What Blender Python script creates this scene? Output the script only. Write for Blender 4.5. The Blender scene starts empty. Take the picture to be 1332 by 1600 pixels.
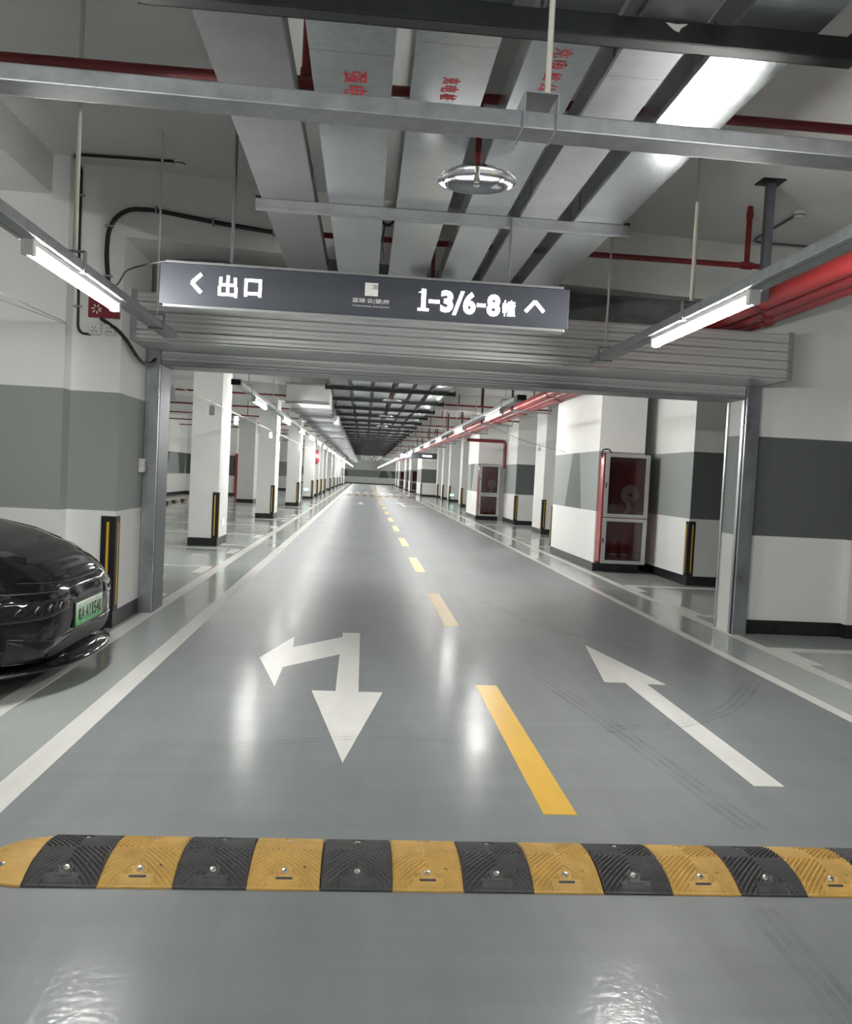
import bpy, bmesh, math, random
from mathutils import Vector, Matrix
random.seed(7)
PI = math.pi
S = bpy.context.scene
COL = S.collection

# ------------------------------------------------------------------ camera
CAM_H = 1.45
yaw, pitch, roll, FPX = -0.07625514, -0.0418805, 0.05066753, 1300.0
cy_, sy_, cp_, sp_, cr_, sr_ = math.cos(yaw), math.sin(yaw), math.cos(pitch), math.sin(pitch), math.cos(roll), math.sin(roll)
fwd = Vector((-sy_ * cp_, cy_ * cp_, sp_)); rgt = Vector((cy_, sy_, 0)); up = rgt.cross(fwd)
r2 = cr_ * rgt + sr_ * up; u2 = -sr_ * rgt + cr_ * up
cd = bpy.data.cameras.new('camera'); cam = bpy.data.objects.new('camera', cd); COL.objects.link(cam)
cd.sensor_fit = 'HORIZONTAL'; cd.sensor_width = 36.0; cd.lens = FPX / 1332.0 * 36.0
cd.clip_start = 0.05; cd.clip_end = 400
M = Matrix(((r2.x, u2.x, -fwd.x, 0), (r2.y, u2.y, -fwd.y, 0), (r2.z, u2.z, -fwd.z, CAM_H), (0, 0, 0, 1)))
cam.matrix_world = M
S.camera = cam

# ------------------------------------------------------------------ world and exposure
W = bpy.data.worlds.new('world'); S.world = W; W.use_nodes = True
W.node_tree.nodes['Background'].inputs[0].default_value = (0.93, 0.97, 1.0, 1)
W.node_tree.nodes['Background'].inputs[1].default_value = 0.10
S.view_settings.view_transform = 'Standard'; S.view_settings.look = 'None'
S.view_settings.exposure = 0.14; S.view_settings.gamma = 1.0; S.view_settings.use_curve_mapping = False
TUBE = 205.0          # brightness of the tube lamps

# ------------------------------------------------------------------ materials
MATS = {}
def s2l(c):
    return tuple(((v / 255.0) / 12.92 if v / 255.0 <= 0.04045 else ((v / 255.0 + 0.055) / 1.055) ** 2.4) for v in c)
def nn(nt, t, **kw):
    n = nt.nodes.new(t)
    for k, v in kw.items(): setattr(n, k, v)
    return n
def mat(name, base, rough=0.5, metal=0.0, var=0.0, scale=4.0, stretch=(1, 1, 1), bump=0.0, bscale=60.0, rvar=0.0, coat=0.0, emit=None, spec=None):
    m = bpy.data.materials.new(name); m.use_nodes = True; nt = m.node_tree; b = nt.nodes['Principled BSDF']
    b.inputs['Base Color'].default_value = (*base, 1); b.inputs['Roughness'].default_value = rough; b.inputs['Metallic'].default_value = metal
    if spec is not None: b.inputs['Specular IOR Level'].default_value = spec
    if coat: b.inputs['Coat Weight'].default_value = coat; b.inputs['Coat Roughness'].default_value = 0.06
    if emit:
        b.inputs['Emission Color'].default_value = (*emit[0], 1); b.inputs['Emission Strength'].default_value = emit[1]
    if var or bump or rvar:
        g = nn(nt, 'ShaderNodeNewGeometry'); mp = nn(nt, 'ShaderNodeMapping'); mp.inputs['Scale'].default_value = stretch
        nt.links.new(g.outputs['Position'], mp.inputs['Vector'])
        nz = nn(nt, 'ShaderNodeTexNoise'); nz.inputs['Scale'].default_value = scale; nz.inputs['Detail'].default_value = 6; nz.inputs['Roughness'].default_value = 0.62
        nt.links.new(mp.outputs[0], nz.inputs['Vector'])
        if var:
            rp = nn(nt, 'ShaderNodeMapRange'); rp.inputs['From Min'].default_value = 0.3; rp.inputs['From Max'].default_value = 0.7
            rp.inputs['To Min'].default_value = 1 - var; rp.inputs['To Max'].default_value = 1 + var
            nt.links.new(nz.outputs['Fac'], rp.inputs['Value'])
            mx = nn(nt, 'ShaderNodeVectorMath', operation='SCALE'); mx.inputs[0].default_value = base
            nt.links.new(rp.outputs[0], mx.inputs['Scale']); nt.links.new(mx.outputs[0], b.inputs['Base Color'])
        if rvar:
            rr = nn(nt, 'ShaderNodeMapRange'); rr.inputs['From Min'].default_value = 0.3; rr.inputs['From Max'].default_value = 0.7
            rr.inputs['To Min'].default_value = max(0.02, rough - rvar); rr.inputs['To Max'].default_value = rough + rvar
            nt.links.new(nz.outputs['Fac'], rr.inputs['Value']); nt.links.new(rr.outputs[0], b.inputs['Roughness'])
        if bump:
            n2 = nn(nt, 'ShaderNodeTexNoise'); n2.inputs['Scale'].default_value = bscale; n2.inputs['Detail'].default_value = 3
            nt.links.new(g.outputs['Position'], n2.inputs['Vector'])
            bp = nn(nt, 'ShaderNodeBump'); bp.inputs['Strength'].default_value = bump; bp.inputs['Distance'].default_value = 0.01
            nt.links.new(n2.outputs['Fac'], bp.inputs['Height']); nt.links.new(bp.outputs[0], b.inputs['Normal'])
    MATS[name] = m
    return m

def banded(name, low, band, z0=1.02, z1=2.04):
    """painted wall: white with one broad coloured band between two heights"""
    m = mat(name, low, 0.75, var=0.03, scale=1.3, bump=0.12, bscale=120)
    nt = m.node_tree; b = nt.nodes['Principled BSDF']
    g = nn(nt, 'ShaderNodeNewGeometry'); sp = nn(nt, 'ShaderNodeSeparateXYZ'); nt.links.new(g.outputs['Position'], sp.inputs[0])
    a = nn(nt, 'ShaderNodeMath', operation='GREATER_THAN'); a.inputs[1].default_value = z0
    c = nn(nt, 'ShaderNodeMath', operation='LESS_THAN'); c.inputs[1].default_value = z1
    nt.links.new(sp.outputs['Z'], a.inputs[0]); nt.links.new(sp.outputs['Z'], c.inputs[0])
    mu = nn(nt, 'ShaderNodeMath', operation='MULTIPLY'); nt.links.new(a.outputs[0], mu.inputs[0]); nt.links.new(c.outputs[0], mu.inputs[1])
    old = b.inputs['Base Color'].links[0].from_socket
    mx = nn(nt, 'ShaderNodeMix', data_type='RGBA'); nt.links.new(mu.outputs[0], mx.inputs[0]); nt.links.new(old, mx.inputs[6])
    mx.inputs[7].default_value = (*band, 1); nt.links.new(mx.outputs[2], b.inputs['Base Color'])
    return m

WHITE = (0.80, 0.805, 0.785); GREY = (0.30, 0.325, 0.305); DARK = (0.115, 0.128, 0.125)
mat('paint_white', WHITE, 0.75, var=0.03, scale=1.3, bump=0.12, bscale=120)
banded('paint_grey_band', WHITE, GREY)
banded('paint_dark_band', WHITE, DARK)
mat('dark_paint', DARK, 0.7)
mat('grey_paint', GREY, 0.7)
mat('ceiling_paint', (0.70, 0.71, 0.69), 0.85, var=0.06, scale=1.1, bump=0.3, bscale=90)
mat('concrete', (0.42, 0.43, 0.42), 0.85, var=0.1, scale=2)
mat('skirting_black', (0.016, 0.017, 0.019), 0.35, var=0.4, scale=12)
mat('epoxy_light', (0.39, 0.42, 0.405), 0.13, spec=0.3, var=0.06, scale=0.8, rvar=0.05, bump=0.02, bscale=25, coat=0.0)
mat('line_white', (0.74, 0.735, 0.70), 0.3, spec=0.25, var=0.08, scale=5, stretch=(1, 0.2, 1))
mat('line_yellow', (0.75, 0.46, 0.07), 0.32, spec=0.25, var=0.08, scale=5, stretch=(1, 0.2, 1))
mat('galvanised', (0.50, 0.52, 0.53), 0.36, 0.85, var=0.16, scale=22, rvar=0.08)
mat('galvanised_dull', (0.36, 0.37, 0.385), 0.45, 0.6, var=0.12, scale=9, rvar=0.06)
mat('tray_grey', (0.19, 0.19, 0.20), 0.45, 0.35, var=0.08, scale=5)
mat('tray_shiny', (0.50, 0.53, 0.54), 0.24, 0.82, var=0.10, scale=34, rvar=0.02)
mat('channel_dark', (0.022, 0.026, 0.026), 0.45, 0.2, var=0.3, scale=8)
mat('steel_dark', (0.16, 0.17, 0.19), 0.42, 0.7, var=0.1, scale=8)
mat('shutter_steel', (0.68, 0.69, 0.69), 0.36, 0.55, var=0.06, scale=5, stretch=(0.3, 1, 8))
mat('rail_steel', (0.40, 0.42, 0.45), 0.33, 0.85, var=0.22, scale=5, stretch=(1, 1, 0.5), rvar=0.1)
mat('trunking', (0.40, 0.42, 0.435), 0.38, 0.75, var=0.16, scale=18, rvar=0.04)
mat('pipe_red', (0.17, 0.014, 0.018), 0.38, var=0.1, scale=5)
mat('pipe_red_bright', (0.36, 0.032, 0.034), 0.32, var=0.08, scale=3)
mat('pipe_red_shaded', (0.26, 0.022, 0.026), 0.35, var=0.08, scale=3)  # shade on the two thinner mains, put into a darker red
mat('black_plastic', (0.012, 0.012, 0.014), 0.45)
mat('grey_conduit', (0.12, 0.125, 0.13), 0.5)
mat('white_plastic', (0.72, 0.72, 0.70), 0.4)
mat('rod_white', (0.66, 0.65, 0.56), 0.5)
mat('rubber_black', (0.045, 0.046, 0.047), 0.55, var=0.35, scale=16, bump=0.15, bscale=160)
mat('rubber_yellow', (0.55, 0.34, 0.085), 0.55, var=0.16, scale=12, bump=0.15, bscale=160)
mat('bolt_steel', (0.55, 0.54, 0.5), 0.3, 1.0)
mat('guard_yellow', (0.66, 0.42, 0.035), 0.4)
mat('chrome', (0.80, 0.80, 0.82), 0.09, 1.0)
mat('sign_face', (0.078, 0.084, 0.102), 0.42, 0.3, var=0.05, scale=3)
mat('aluminium', (0.60, 0.61, 0.62), 0.3, 0.85)
mat('sign_letters', (1, 1, 1), 0.5, emit=((1.0, 0.99, 0.97), 3.2))
mat('sign_print', (0.85, 0.85, 0.83), 0.5)
mat('stencil_red', (0.42, 0.012, 0.02), 0.6)
mat('red_board', (0.22, 0.02, 0.035), 0.35)
mat('cabinet_red', (0.34, 0.05, 0.05), 0.25, coat=0.3)
mat('cabinet_inside', (0.42, 0.03, 0.055), 0.6)
mat('cabinet_frame', (0.50, 0.51, 0.51), 0.4, 0.5)
mat('hose_white', (0.62, 0.60, 0.55), 0.8)
mat('extinguisher_red', (0.42, 0.02, 0.025), 0.3)
mat('car_black', (0.004, 0.004, 0.005), 0.07, spec=0.45)
mat('car_glass', (0.006, 0.007, 0.008), 0.04)
mat('car_trim', (0.010, 0.010, 0.011), 0.38)
mat('car_lamp', (0.012, 0.013, 0.015), 0.06)
mat('car_silver', (0.11, 0.11, 0.12), 0.3, 0.8)
mat('tyre', (0.015, 0.015, 0.016), 0.75)
mat('plate_white', (0.62, 0.72, 0.62), 0.45)
mat('plate_ink', (0.008, 0.014, 0.010), 0.5)
mat('tube_glow', (1, 1, 1), 0.5, emit=((1.0, 0.985, 0.95), TUBE))
mat('far_sign_glow', (1, 1, 1), 0.5, emit=((1.0, 0.99, 0.96), 4.0))
mat('exit_glow', (0.5, 0.9, 0.7), 0.5, emit=((0.35, 0.95, 0.65), 2.2))
mat('fabric_grey', (0.22, 0.225, 0.235), 0.8, var=0.35, scale=3, stretch=(1, 1, 3))
mat('duct_white', (0.70, 0.71, 0.69), 0.5, 0.1, var=0.03, scale=3)

# number plate: green towards the foot
pm = mat('plate_green', (0.2, 0.6, 0.3), 0.45)
nt = pm.node_tree; g = nn(nt, 'ShaderNodeNewGeometry'); sp = nn(nt, 'ShaderNodeSeparateXYZ'); nt.links.new(g.outputs['Position'], sp.inputs[0])
rp = nn(nt, 'ShaderNodeMapRange'); rp.inputs['From Min'].default_value = 0.38; rp.inputs['From Max'].default_value = 0.53
cr = nn(nt, 'ShaderNodeValToRGB'); cr.color_ramp.elements[0].color = (0.12, 0.50, 0.18, 1); cr.color_ramp.elements[1].color = (0.72, 0.80, 0.70, 1)
nt.links.new(sp.outputs['Z'], rp.inputs['Value']); nt.links.new(rp.outputs[0], cr.inputs[0]); nt.links.new(cr.outputs[0], nt.nodes['Principled BSDF'].inputs['Base Color'])

# glass with the grime of a cabinet door
gm = bpy.data.materials.new('cabinet_glass'); gm.use_nodes = True; MATS['cabinet_glass'] = gm
gn = gm.node_tree; gn.nodes.clear(); go = nn(gn, 'ShaderNodeOutputMaterial'); ga = nn(gn, 'ShaderNodeBsdfTransparent'); gb = nn(gn, 'ShaderNodeBsdfGlossy'); gx = nn(gn, 'ShaderNodeMixShader')
ga.inputs[0].default_value = (0.62, 0.56, 0.57, 1); gb.inputs['Roughness'].default_value = 0.08; gx.inputs[0].default_value = 0.08
gn.links.new(ga.outputs[0], gx.inputs[1]); gn.links.new(gb.outputs[0], gx.inputs[2]); gn.links.new(gx.outputs[0], go.inputs[0])

# dark lane coating with scuffs and tyre tracks
lm = bpy.data.materials.new('lane_coating'); lm.use_nodes = True; MATS['lane_coating'] = lm
nt = lm.node_tree; b = nt.nodes['Principled BSDF']
g = nn(nt, 'ShaderNodeNewGeometry')
def noise(scale, st, det=6, rot=0.0, rough=0.6):
    mp = nn(nt, 'ShaderNodeMapping'); mp.inputs['Scale'].default_value = st; mp.inputs['Rotation'].default_value = (0, 0, rot)
    nt.links.new(g.outputs['Position'], mp.inputs[0]); n = nn(nt, 'ShaderNodeTexNoise'); n.inputs['Scale'].default_value = scale; n.inputs['Detail'].default_value = det
    n.inputs['Roughness'].default_value = rough
    nt.links.new(mp.outputs[0], n.inputs['Vector']); return n.outputs['Fac']
def rng(s, a, bb, c, d):
    r = nn(nt, 'ShaderNodeMapRange'); r.inputs['From Min'].default_value = a; r.inputs['From Max'].default_value = bb; r.inputs['To Min'].default_value = c; r.inputs['To Max'].default_value = d
    nt.links.new(s, r.inputs['Value']); return r.outputs[0]
def mul(a, c):
    m_ = nn(nt, 'ShaderNodeMath', operation='MULTIPLY'); nt.links.new(a, m_.inputs[0]); nt.links.new(c, m_.inputs[1]); return m_.outputs[0]
f1 = rng(noise(0.9, (1, 0.6, 1)), 0.3, 0.7, 0.88, 1.12)
f2 = rng(noise(5.0, (1.0, 0.12, 1), rot=0.25), 0.35, 0.65, 0.93, 1.07)
f3 = rng(noise(7.0, (0.10, 1.0, 1), rot=-0.35), 0.35, 0.65, 0.95, 1.05)
ff = mul(mul(f1, f2), f3)
vm = nn(nt, 'ShaderNodeVectorMath', operation='SCALE'); vm.inputs[0].default_value = (0.170, 0.190, 0.201)
nt.links.new(ff, vm.inputs['Scale'])
bp = nn(nt, 'ShaderNodeBump'); bp.inputs['Strength'].default_value = 0.12; bp.inputs['Distance'].default_value = 0.01
nt.links.new(noise(38.0, (1, 1, 1), det=2), bp.inputs['Height'])
nt.nodes.remove(b)
df = nn(nt, 'ShaderNodeBsdfDiffuse'); gl = nn(nt, 'ShaderNodeBsdfGlossy'); fr = nn(nt, 'ShaderNodeFresnel'); fr.inputs['IOR'].default_value = 1.42
nt.links.new(vm.outputs[0], df.inputs['Color']); nt.links.new(bp.outputs[0], gl.inputs['Normal'])
nt.links.new(rng(noise(2.2, (1, 0.5, 1)), 0.3, 0.7, 0.12, 0.24), gl.inputs['Roughness'])
cap = nn(nt, 'ShaderNodeMath', operation='MINIMUM'); cap.inputs[1].default_value = 0.10; nt.links.new(fr.outputs[0], cap.inputs[0])
g2 = nn(nt, 'ShaderNodeBsdfGlossy'); g2.inputs['Roughness'].default_value = 0.52; c2 = nn(nt, 'ShaderNodeMath', operation='MINIMUM'); c2.inputs[1].default_value = 0.36; nt.links.new(fr.outputs[0], c2.inputs[0])
m2 = nn(nt, 'ShaderNodeMixShader'); nt.links.new(c2.outputs[0], m2.inputs[0]); nt.links.new(df.outputs[0], m2.inputs[1]); nt.links.new(g2.outputs[0], m2.inputs[2])
ms = nn(nt, 'ShaderNodeMixShader'); nt.links.new(cap.outputs[0], ms.inputs[0]); nt.links.new(m2.outputs[0], ms.inputs[1]); nt.links.new(gl.outputs[0], ms.inputs[2])
nt.links.new(ms.outputs[0], nt.nodes['Material Output'].inputs['Surface'])
# faint rubber marks
tmk = bpy.data.materials.new('tyre_rubber'); tmk.use_nodes = True; MATS['tyre_rubber'] = tmk
nt = tmk.node_tree; b = nt.nodes['Principled BSDF']; b.inputs['Base Color'].default_value = (0.06, 0.065, 0.07, 1); b.inputs['Roughness'].default_value = 0.4; b.inputs['Specular IOR Level'].default_value = 0.2
g = nn(nt, 'ShaderNodeNewGeometry')
nt.links.new(rng(noise(6.0, (1, 1, 1)), 0.35, 0.65, 0.0, 0.17), b.inputs['Alpha'])

# ------------------------------------------------------------------ mesh helpers
class MB:
    def __init__(s): s.v = []; s.f = []; s.smooth = []
    def add(s, vs, fs, sm=False):
        o = len(s.v); s.v += [tuple(p) for p in vs]; s.f += [tuple(i + o for i in q) for q in fs]; s.smooth += [sm] * len(fs); return s
    def box(s, x0, x1, y0, y1, z0, z1, c=0.0):
        if c <= 0:
            vs = [(x0, y0, z0), (x1, y0, z0), (x1, y1, z0), (x0, y1, z0), (x0, y0, z1), (x1, y0, z1), (x1, y1, z1), (x0, y1, z1)]
            return s.add(vs, [(0, 3, 2, 1), (4, 5, 6, 7), (0, 1, 5, 4), (1, 2, 6, 5), (2, 3, 7, 6), (3, 0, 4, 7)])
        bm = bmesh.new(); bmesh.ops.create_cube(bm, size=1)
        for v in bm.verts: v.co = ((x0 + x1) / 2 + v.co.x * (x1 - x0), (y0 + y1) / 2 + v.co.y * (y1 - y0), (z0 + z1) / 2 + v.co.z * (z1 - z0))
        bmesh.ops.bevel(bm, geom=bm.edges[:], offset=c, segments=2, affect='EDGES', profile=0.6)
        bm.verts.index_update()
        s.add([v.co[:] for v in bm.verts], [[v.index for v in f.verts] for f in bm.faces]); bm.free(); return s
    def prism(s, poly, z0, z1):
        n = len(poly); vs = [(x, y, z0) for x, y in poly] + [(x, y, z1) for x, y in poly]
        return s.add(vs, [tuple(range(n - 1, -1, -1)), tuple(range(n, 2 * n))] + [(i, (i + 1) % n, n + (i + 1) % n, n + i) for i in range(n)])
    def prism_y(s, poly, y0, y1):
        """polygon in x,z pushed along y"""
        n = len(poly); vs = [(x, y0, z) for x, z in poly] + [(x, y1, z) for x, z in poly]
        return s.add(vs, [tuple(range(n)), tuple(range(2 * n - 1, n - 1, -1))] + [((i + 1) % n, i, n + i, n + (i + 1) % n) for i in range(n)])
    def prism_x(s, poly, x0, x1):
        n = len(poly); vs = [(x0, y, z) for y, z in poly] + [(x1, y, z) for y, z in poly]
        return s.add(vs, [tuple(range(n - 1, -1, -1)), tuple(range(n, 2 * n))] + [(i, (i + 1) % n, n + (i + 1) % n, n + i) for i in range(n)])
    def tube(s, pts, r, n=10, caps=True):
        P = [Vector(p) for p in pts]; vs = []; prev = None
        for i, p in enumerate(P):
            d = (P[min(i + 1, len(P) - 1)] - P[max(i - 1, 0)]).normalized()
            if prev is None:
                a = d.orthogonal().normalized()
            else:
                a = (prev - d * prev.dot(d)); a = a.normalized() if a.length > 1e-6 else d.orthogonal().normalized()
            prev = a; bb = d.cross(a)
            rr = r[i] if isinstance(r, (list, tuple)) else r
            vs += [p + (a * math.cos(2 * PI * k / n) + bb * math.sin(2 * PI * k / n)) * rr for k in range(n)]
        fs = [(i * n + k, i * n + (k + 1) % n, (i + 1) * n + (k + 1) % n, (i + 1) * n + k) for i in range(len(P) - 1) for k in range(n)]
        s.add(vs, fs, True)
        if caps:
            o = len(vs); s.add(vs[:n], [tuple(range(n - 1, -1, -1))]); s.add(vs[o - n:], [tuple(range(n))])
        return s
    def lathe(s, prof, n=24, c=(0, 0, 0)):
        vs = [(c[0] + r * math.cos(2 * PI * k / n), c[1] + r * math.sin(2 * PI * k / n), c[2] + z) for r, z in prof for k in range(n)]
        fs = [(i * n + k, i * n + (k + 1) % n, (i + 1) * n + (k + 1) % n, (i + 1) * n + k) for i in range(len(prof) - 1) for k in range(n)]
        return s.add(vs, fs, True)
    def xform(s, m):
        s.v = [tuple(m @ Vector(p)) for p in s.v]; return s
    def mesh(s, name, m, off=(0, 0, 0)):
        me = bpy.data.meshes.new(name); me.from_pydata([(p[0] - off[0], p[1] - off[1], p[2] - off[2]) for p in s.v], [], s.f)
        me.polygons.foreach_set('use_smooth', s.smooth); me.materials.append(MATS[m]); me.update(); return me
    def build(s, name, m, parent=None, label=None):
        off = wloc(parent); me = s.mesh(name, m, off); o = bpy.data.objects.new(name, me); COL.objects.link(o)
        if parent is not None: o.parent = parent
        if label: o['label'] = label
        return o
def wloc(o):
    l = Vector((0, 0, 0))
    while o is not None: l += Vector(o.location); o = o.parent
    return l
def arc(pts, rad=0.06, n=5):
    """round the corners of a polyline"""
    P = [Vector(p) for p in pts]; out = [P[0]]
    for i in range(1, len(P) - 1):
        a = (P[i - 1] - P[i]); c = (P[i + 1] - P[i]); d = min(rad, a.length * .45, c.length * .45)
        p0 = P[i] + a.normalized() * d; p2 = P[i] + c.normalized() * d
        for k in range(n + 1):
            t = k / n; out.append(p0 * (1 - t) ** 2 + P[i] * 2 * t * (1 - t) + p2 * t * t)
    out.append(P[-1]); return out
def tag(o, label=None, cat=None, group=None, kind=None):
    if label: o['label'] = label
    if cat: o['category'] = cat
    if group: o['group'] = group
    if kind: o['kind'] = kind
    return o
def thing(name, label, cat, loc=(0, 0, 0), group=None):
    o = bpy.data.objects.new(name, None); COL.objects.link(o); o.location = loc; o.empty_display_size = 0.1
    return tag(o, label, cat, group)
def struct(name, mb, m, label=None, parent=None):
    o = mb.build(name, m, parent)
    if parent is None: o['kind'] = 'structure'; o['category'] = name.split('_')[0] if not name.startswith('ceiling_') else 'beam'
    if label: o['label'] = label
    return o
def copy_tree(o, parent=None):
    c = o.copy(); COL.objects.link(c); c.parent = parent
    for ch in list(o.children): copy_tree(ch, c)
    return c
_dg = None
def text_mb(body, size, ext=0.002, bold=0.0):
    """lettering as a flat mesh in x,y, facing +z"""
    c = bpy.data.curves.new('lettering', 'FONT'); c.body = body; c.size = size; c.extrude = ext; c.offset = bold; c.resolution_u = 3; c.align_x = 'CENTER'; c.align_y = 'CENTER'
    o = bpy.data.objects.new('lettering', c); COL.objects.link(o)
    bpy.context.view_layer.update()
    me = bpy.data.meshes.new_from_object(o.evaluated_get(bpy.context.evaluated_depsgraph_get()))
    mb = MB(); mb.add([v.co[:] for v in me.vertices], [tuple(p.vertices) for p in me.polygons])
    bpy.data.objects.remove(o); bpy.data.curves.remove(c); bpy.data.meshes.remove(me)
    xs = [v[0] for v in mb.v]; ys = [v[1] for v in mb.v]
    mx, my = (min(xs) + max(xs)) / 2, (min(ys) + max(ys)) / 2
    mb.v = [(x - mx, y - my, z) for x, y, z in mb.v]; mb.size = (max(xs) - min(xs), max(ys) - min(ys))
    return mb
def fit(mb, w, h):
    sx, sy = w / mb.size[0], h / mb.size[1]; mb.v = [(x * sx, y * sy, z) for x, y, z in mb.v]; return mb
def frame_m(origin, ex, ey):
    ex = Vector(ex).normalized(); ey = Vector(ey).normalized(); ez = ex.cross(ey)
    m = Matrix.Identity(4)
    for i in range(3): m[i][0] = ex[i]; m[i][1] = ey[i]; m[i][2] = ez[i]; m[i][3] = origin[i]
    return m
ORD = ['first', 'second', 'third', 'fourth', 'fifth', 'sixth', 'seventh', 'eighth', 'ninth', 'tenth', 'eleventh', 'twelfth', 'thirteenth', 'fourteenth', 'fifteenth', 'sixteenth', 'seventeenth', 'eighteenth', 'nineteenth', 'twentieth', 'twenty-first', 'twenty-second', 'twenty-third', 'twenty-fourth', 'twenty-fifth']

CEIL = 3.95
FAR = 124.0
# ------------------------------------------------------------------ floor with its markings
floor = struct('floor', MB().box(-14, 14, -9, FAR, -0.2, 0), 'epoxy_light', 'glossy pale grey epoxy garage floor')
MB().box(-1.41, 3.235, -9, FAR - 2, 0, 0.002).build('lane_coating', 'lane_coating', floor, 'dark grey scuffed driving lane')
ZL = 0.0035
def paint(name, poly, m='line_white', z=ZL): return MB().prism(poly, 0.0005, z).build(name, m, floor)
def rect(name, x0, x1, y0, y1, m='line_white', z=ZL):
    if 'corner' in name: z = ZL + .0006
    return paint(name, [(x0, y0), (x1, y0), (x1, y1), (x0, y1)], m, z)
rect('lane_line', -1.545, -1.408, -9, FAR - 4)
rect('lane_line', 3.225, 3.322, -9, 50.5); rect('lane_line', 3.225, 3.322, 62, FAR - 4)
rect('lane_line', -2.085, -1.955, -9, FAR - 4)
rect('lane_line', 3.77, 3.885, -9, 50.5); rect('lane_line', 3.77, 3.885, 62, FAR - 4)
y = 3.53
for k in range(24):
    rect('centre_dash', 0.853, 1.003, y, y + 2.24, 'line_yellow'); y += 4.53
paint('straight_arrow', [(2.07, 7.36), (1.845, 5.98), (2.0, 5.98), (2.0, 3.93), (2.158, 3.93), (2.158, 5.96), (2.305, 5.96)])
paint('turn_arrow', [(-0.125, 7.53), (0.03, 7.53), (0.03, 5.49), (0.19, 5.49), (-0.04, 4.12), (-0.28, 5.49), (-0.122, 5.49), (-0.128, 6.62), (-0.53, 6.12), (-0.53, 5.56), (-0.735, 6.41), (-0.54, 7.27), (-0.515, 6.83), (-0.125, 7.32)])
def arrow_at(x, y, d):
    paint('straight_arrow', [(x, y + d * 1.7), (x - .23 * d, y + d * .3), (x - .08 * d, y + d * .3), (x - .08 * d, y - d * 1.7), (x + .08 * d, y - d * 1.7), (x + .08 * d, y + d * .3), (x + .23 * d, y + d * .3)])
arrow_at(-0.1, 41, -1); arrow_at(-0.1, 86, -1); arrow_at(2.1, 86, 1)
paint('turn_arrow', [(1.9, 39.0), (2.06, 39.0), (2.06, 40.2), (3.0, 39.6), (3.0, 40.0), (2.06, 40.9), (2.06, 43), (2.3, 43), (1.98, 45), (1.66, 43), (1.9, 43)])
for k in range(8): rect('crossing_mark', -1.2 + k * .62, -0.85 + k * .62, 62.5, 65.0)
# rubber marks
def tyre_mark(pts, w=.012, n_=3, gap=.05):
    P = arc(pts, 1.2, 10)
    for q in range(n_):
        vs = []
        for i, p in enumerate(P):
            d = (P[min(i + 1, len(P) - 1)] - P[max(i - 1, 0)]).normalized(); nr = Vector((-d.y, d.x, 0)); c = p + nr * (q - (n_ - 1) / 2) * gap
            vs += [(c.x - nr.x * w, c.y - nr.y * w, .0042), (c.x + nr.x * w, c.y + nr.y * w, .0042)]
        MB().add(vs, [(2 * i + 1, 2 * i, 2 * i + 2, 2 * i + 3) for i in range(len(P) - 1)]).build('tyre_mark', 'tyre_rubber', floor)
tyre_mark([(1.05, 4.75, 0), (1.9, 4.85, 0), (2.5, 5.3, 0), (3.1, 6.2, 0)]); tyre_mark([(1.35, 6.2, 0), (1.55, 5.0, 0), (1.75, 3.4, 0)])
tyre_mark([(1.5, 9.8, 0), (1.75, 8.3, 0), (2.5, 7.2, 0)]); tyre_mark([(1.45, 2.75, 0), (1.42, 2.0, 0), (1.33, 1.2, 0)], w=.016, gap=.042)
tyre_mark([(-.6, 4.35, 0), (.1, 4.55, 0), (.6, 4.5, 0)], w=.01, n_=2); tyre_mark([(-.3, 8.5, 0), (.2, 9.2, 0), (1.0, 9.0, 0)], w=.01)
# bay lines
rect('bay_line', 3.92, 9.0, 7.40, 7.55); rect('bay_corner_mark', 3.89, 4.02, 6.83, 7.55)
paint('bay_number_stroke', [(4.34, 6.55), (4.7, 6.5), (4.7, 6.44), (4.34, 6.49)]); paint('bay_number_stroke', [(4.34, 6.35), (4.7, 6.3), (4.7, 6.24), (4.34, 6.29)])
rect('bay_line', 3.92, 9.0, 4.3, 4.42)
rect('bay_line', 3.92, 9.0, 11.88, 12.03); rect('bay_corner_mark', 3.9, 4.03, 11.3, 12.0)
rect('bay_line', 4.0, 9.0, 9.3, 9.42); rect('bay_corner_mark', 3.9, 4.03, 9.35, 10.0)
for yy in (18.6, 21.4, 24.4, 27.0, 33.6, 36.5, 39.4): rect('bay_line', 4.0, 9.0, yy, yy + .14)
for i, yy in enumerate((9.35, 12.1, 14.87, 15.7, 18.3, 21.4, 24.2, 25.0, 27.6, 30.7, 33.6, 34.4, 37.0, 40.1, 43.0)):
    rect('bay_line', -8.4, -2.13, yy, yy + .13)
    if i not in (3, 7, 11):
        rect('bay_corner_mark', -2.27, -2.12, yy - 0.75, yy)
for yy in (11.0, 13.9):
    rect('bay_number_stroke', -2.75, -2.45, yy - .35, yy - .28); rect('bay_number_stroke', -2.75, -2.5, yy - .12, yy - .05)

# ------------------------------------------------------------------ ceiling and beams
ceil = struct('ceiling', MB().box(-14, 14, -9, FAR, CEIL, CEIL + .2), 'ceiling_paint', 'off-white plastered concrete ceiling')
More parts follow.
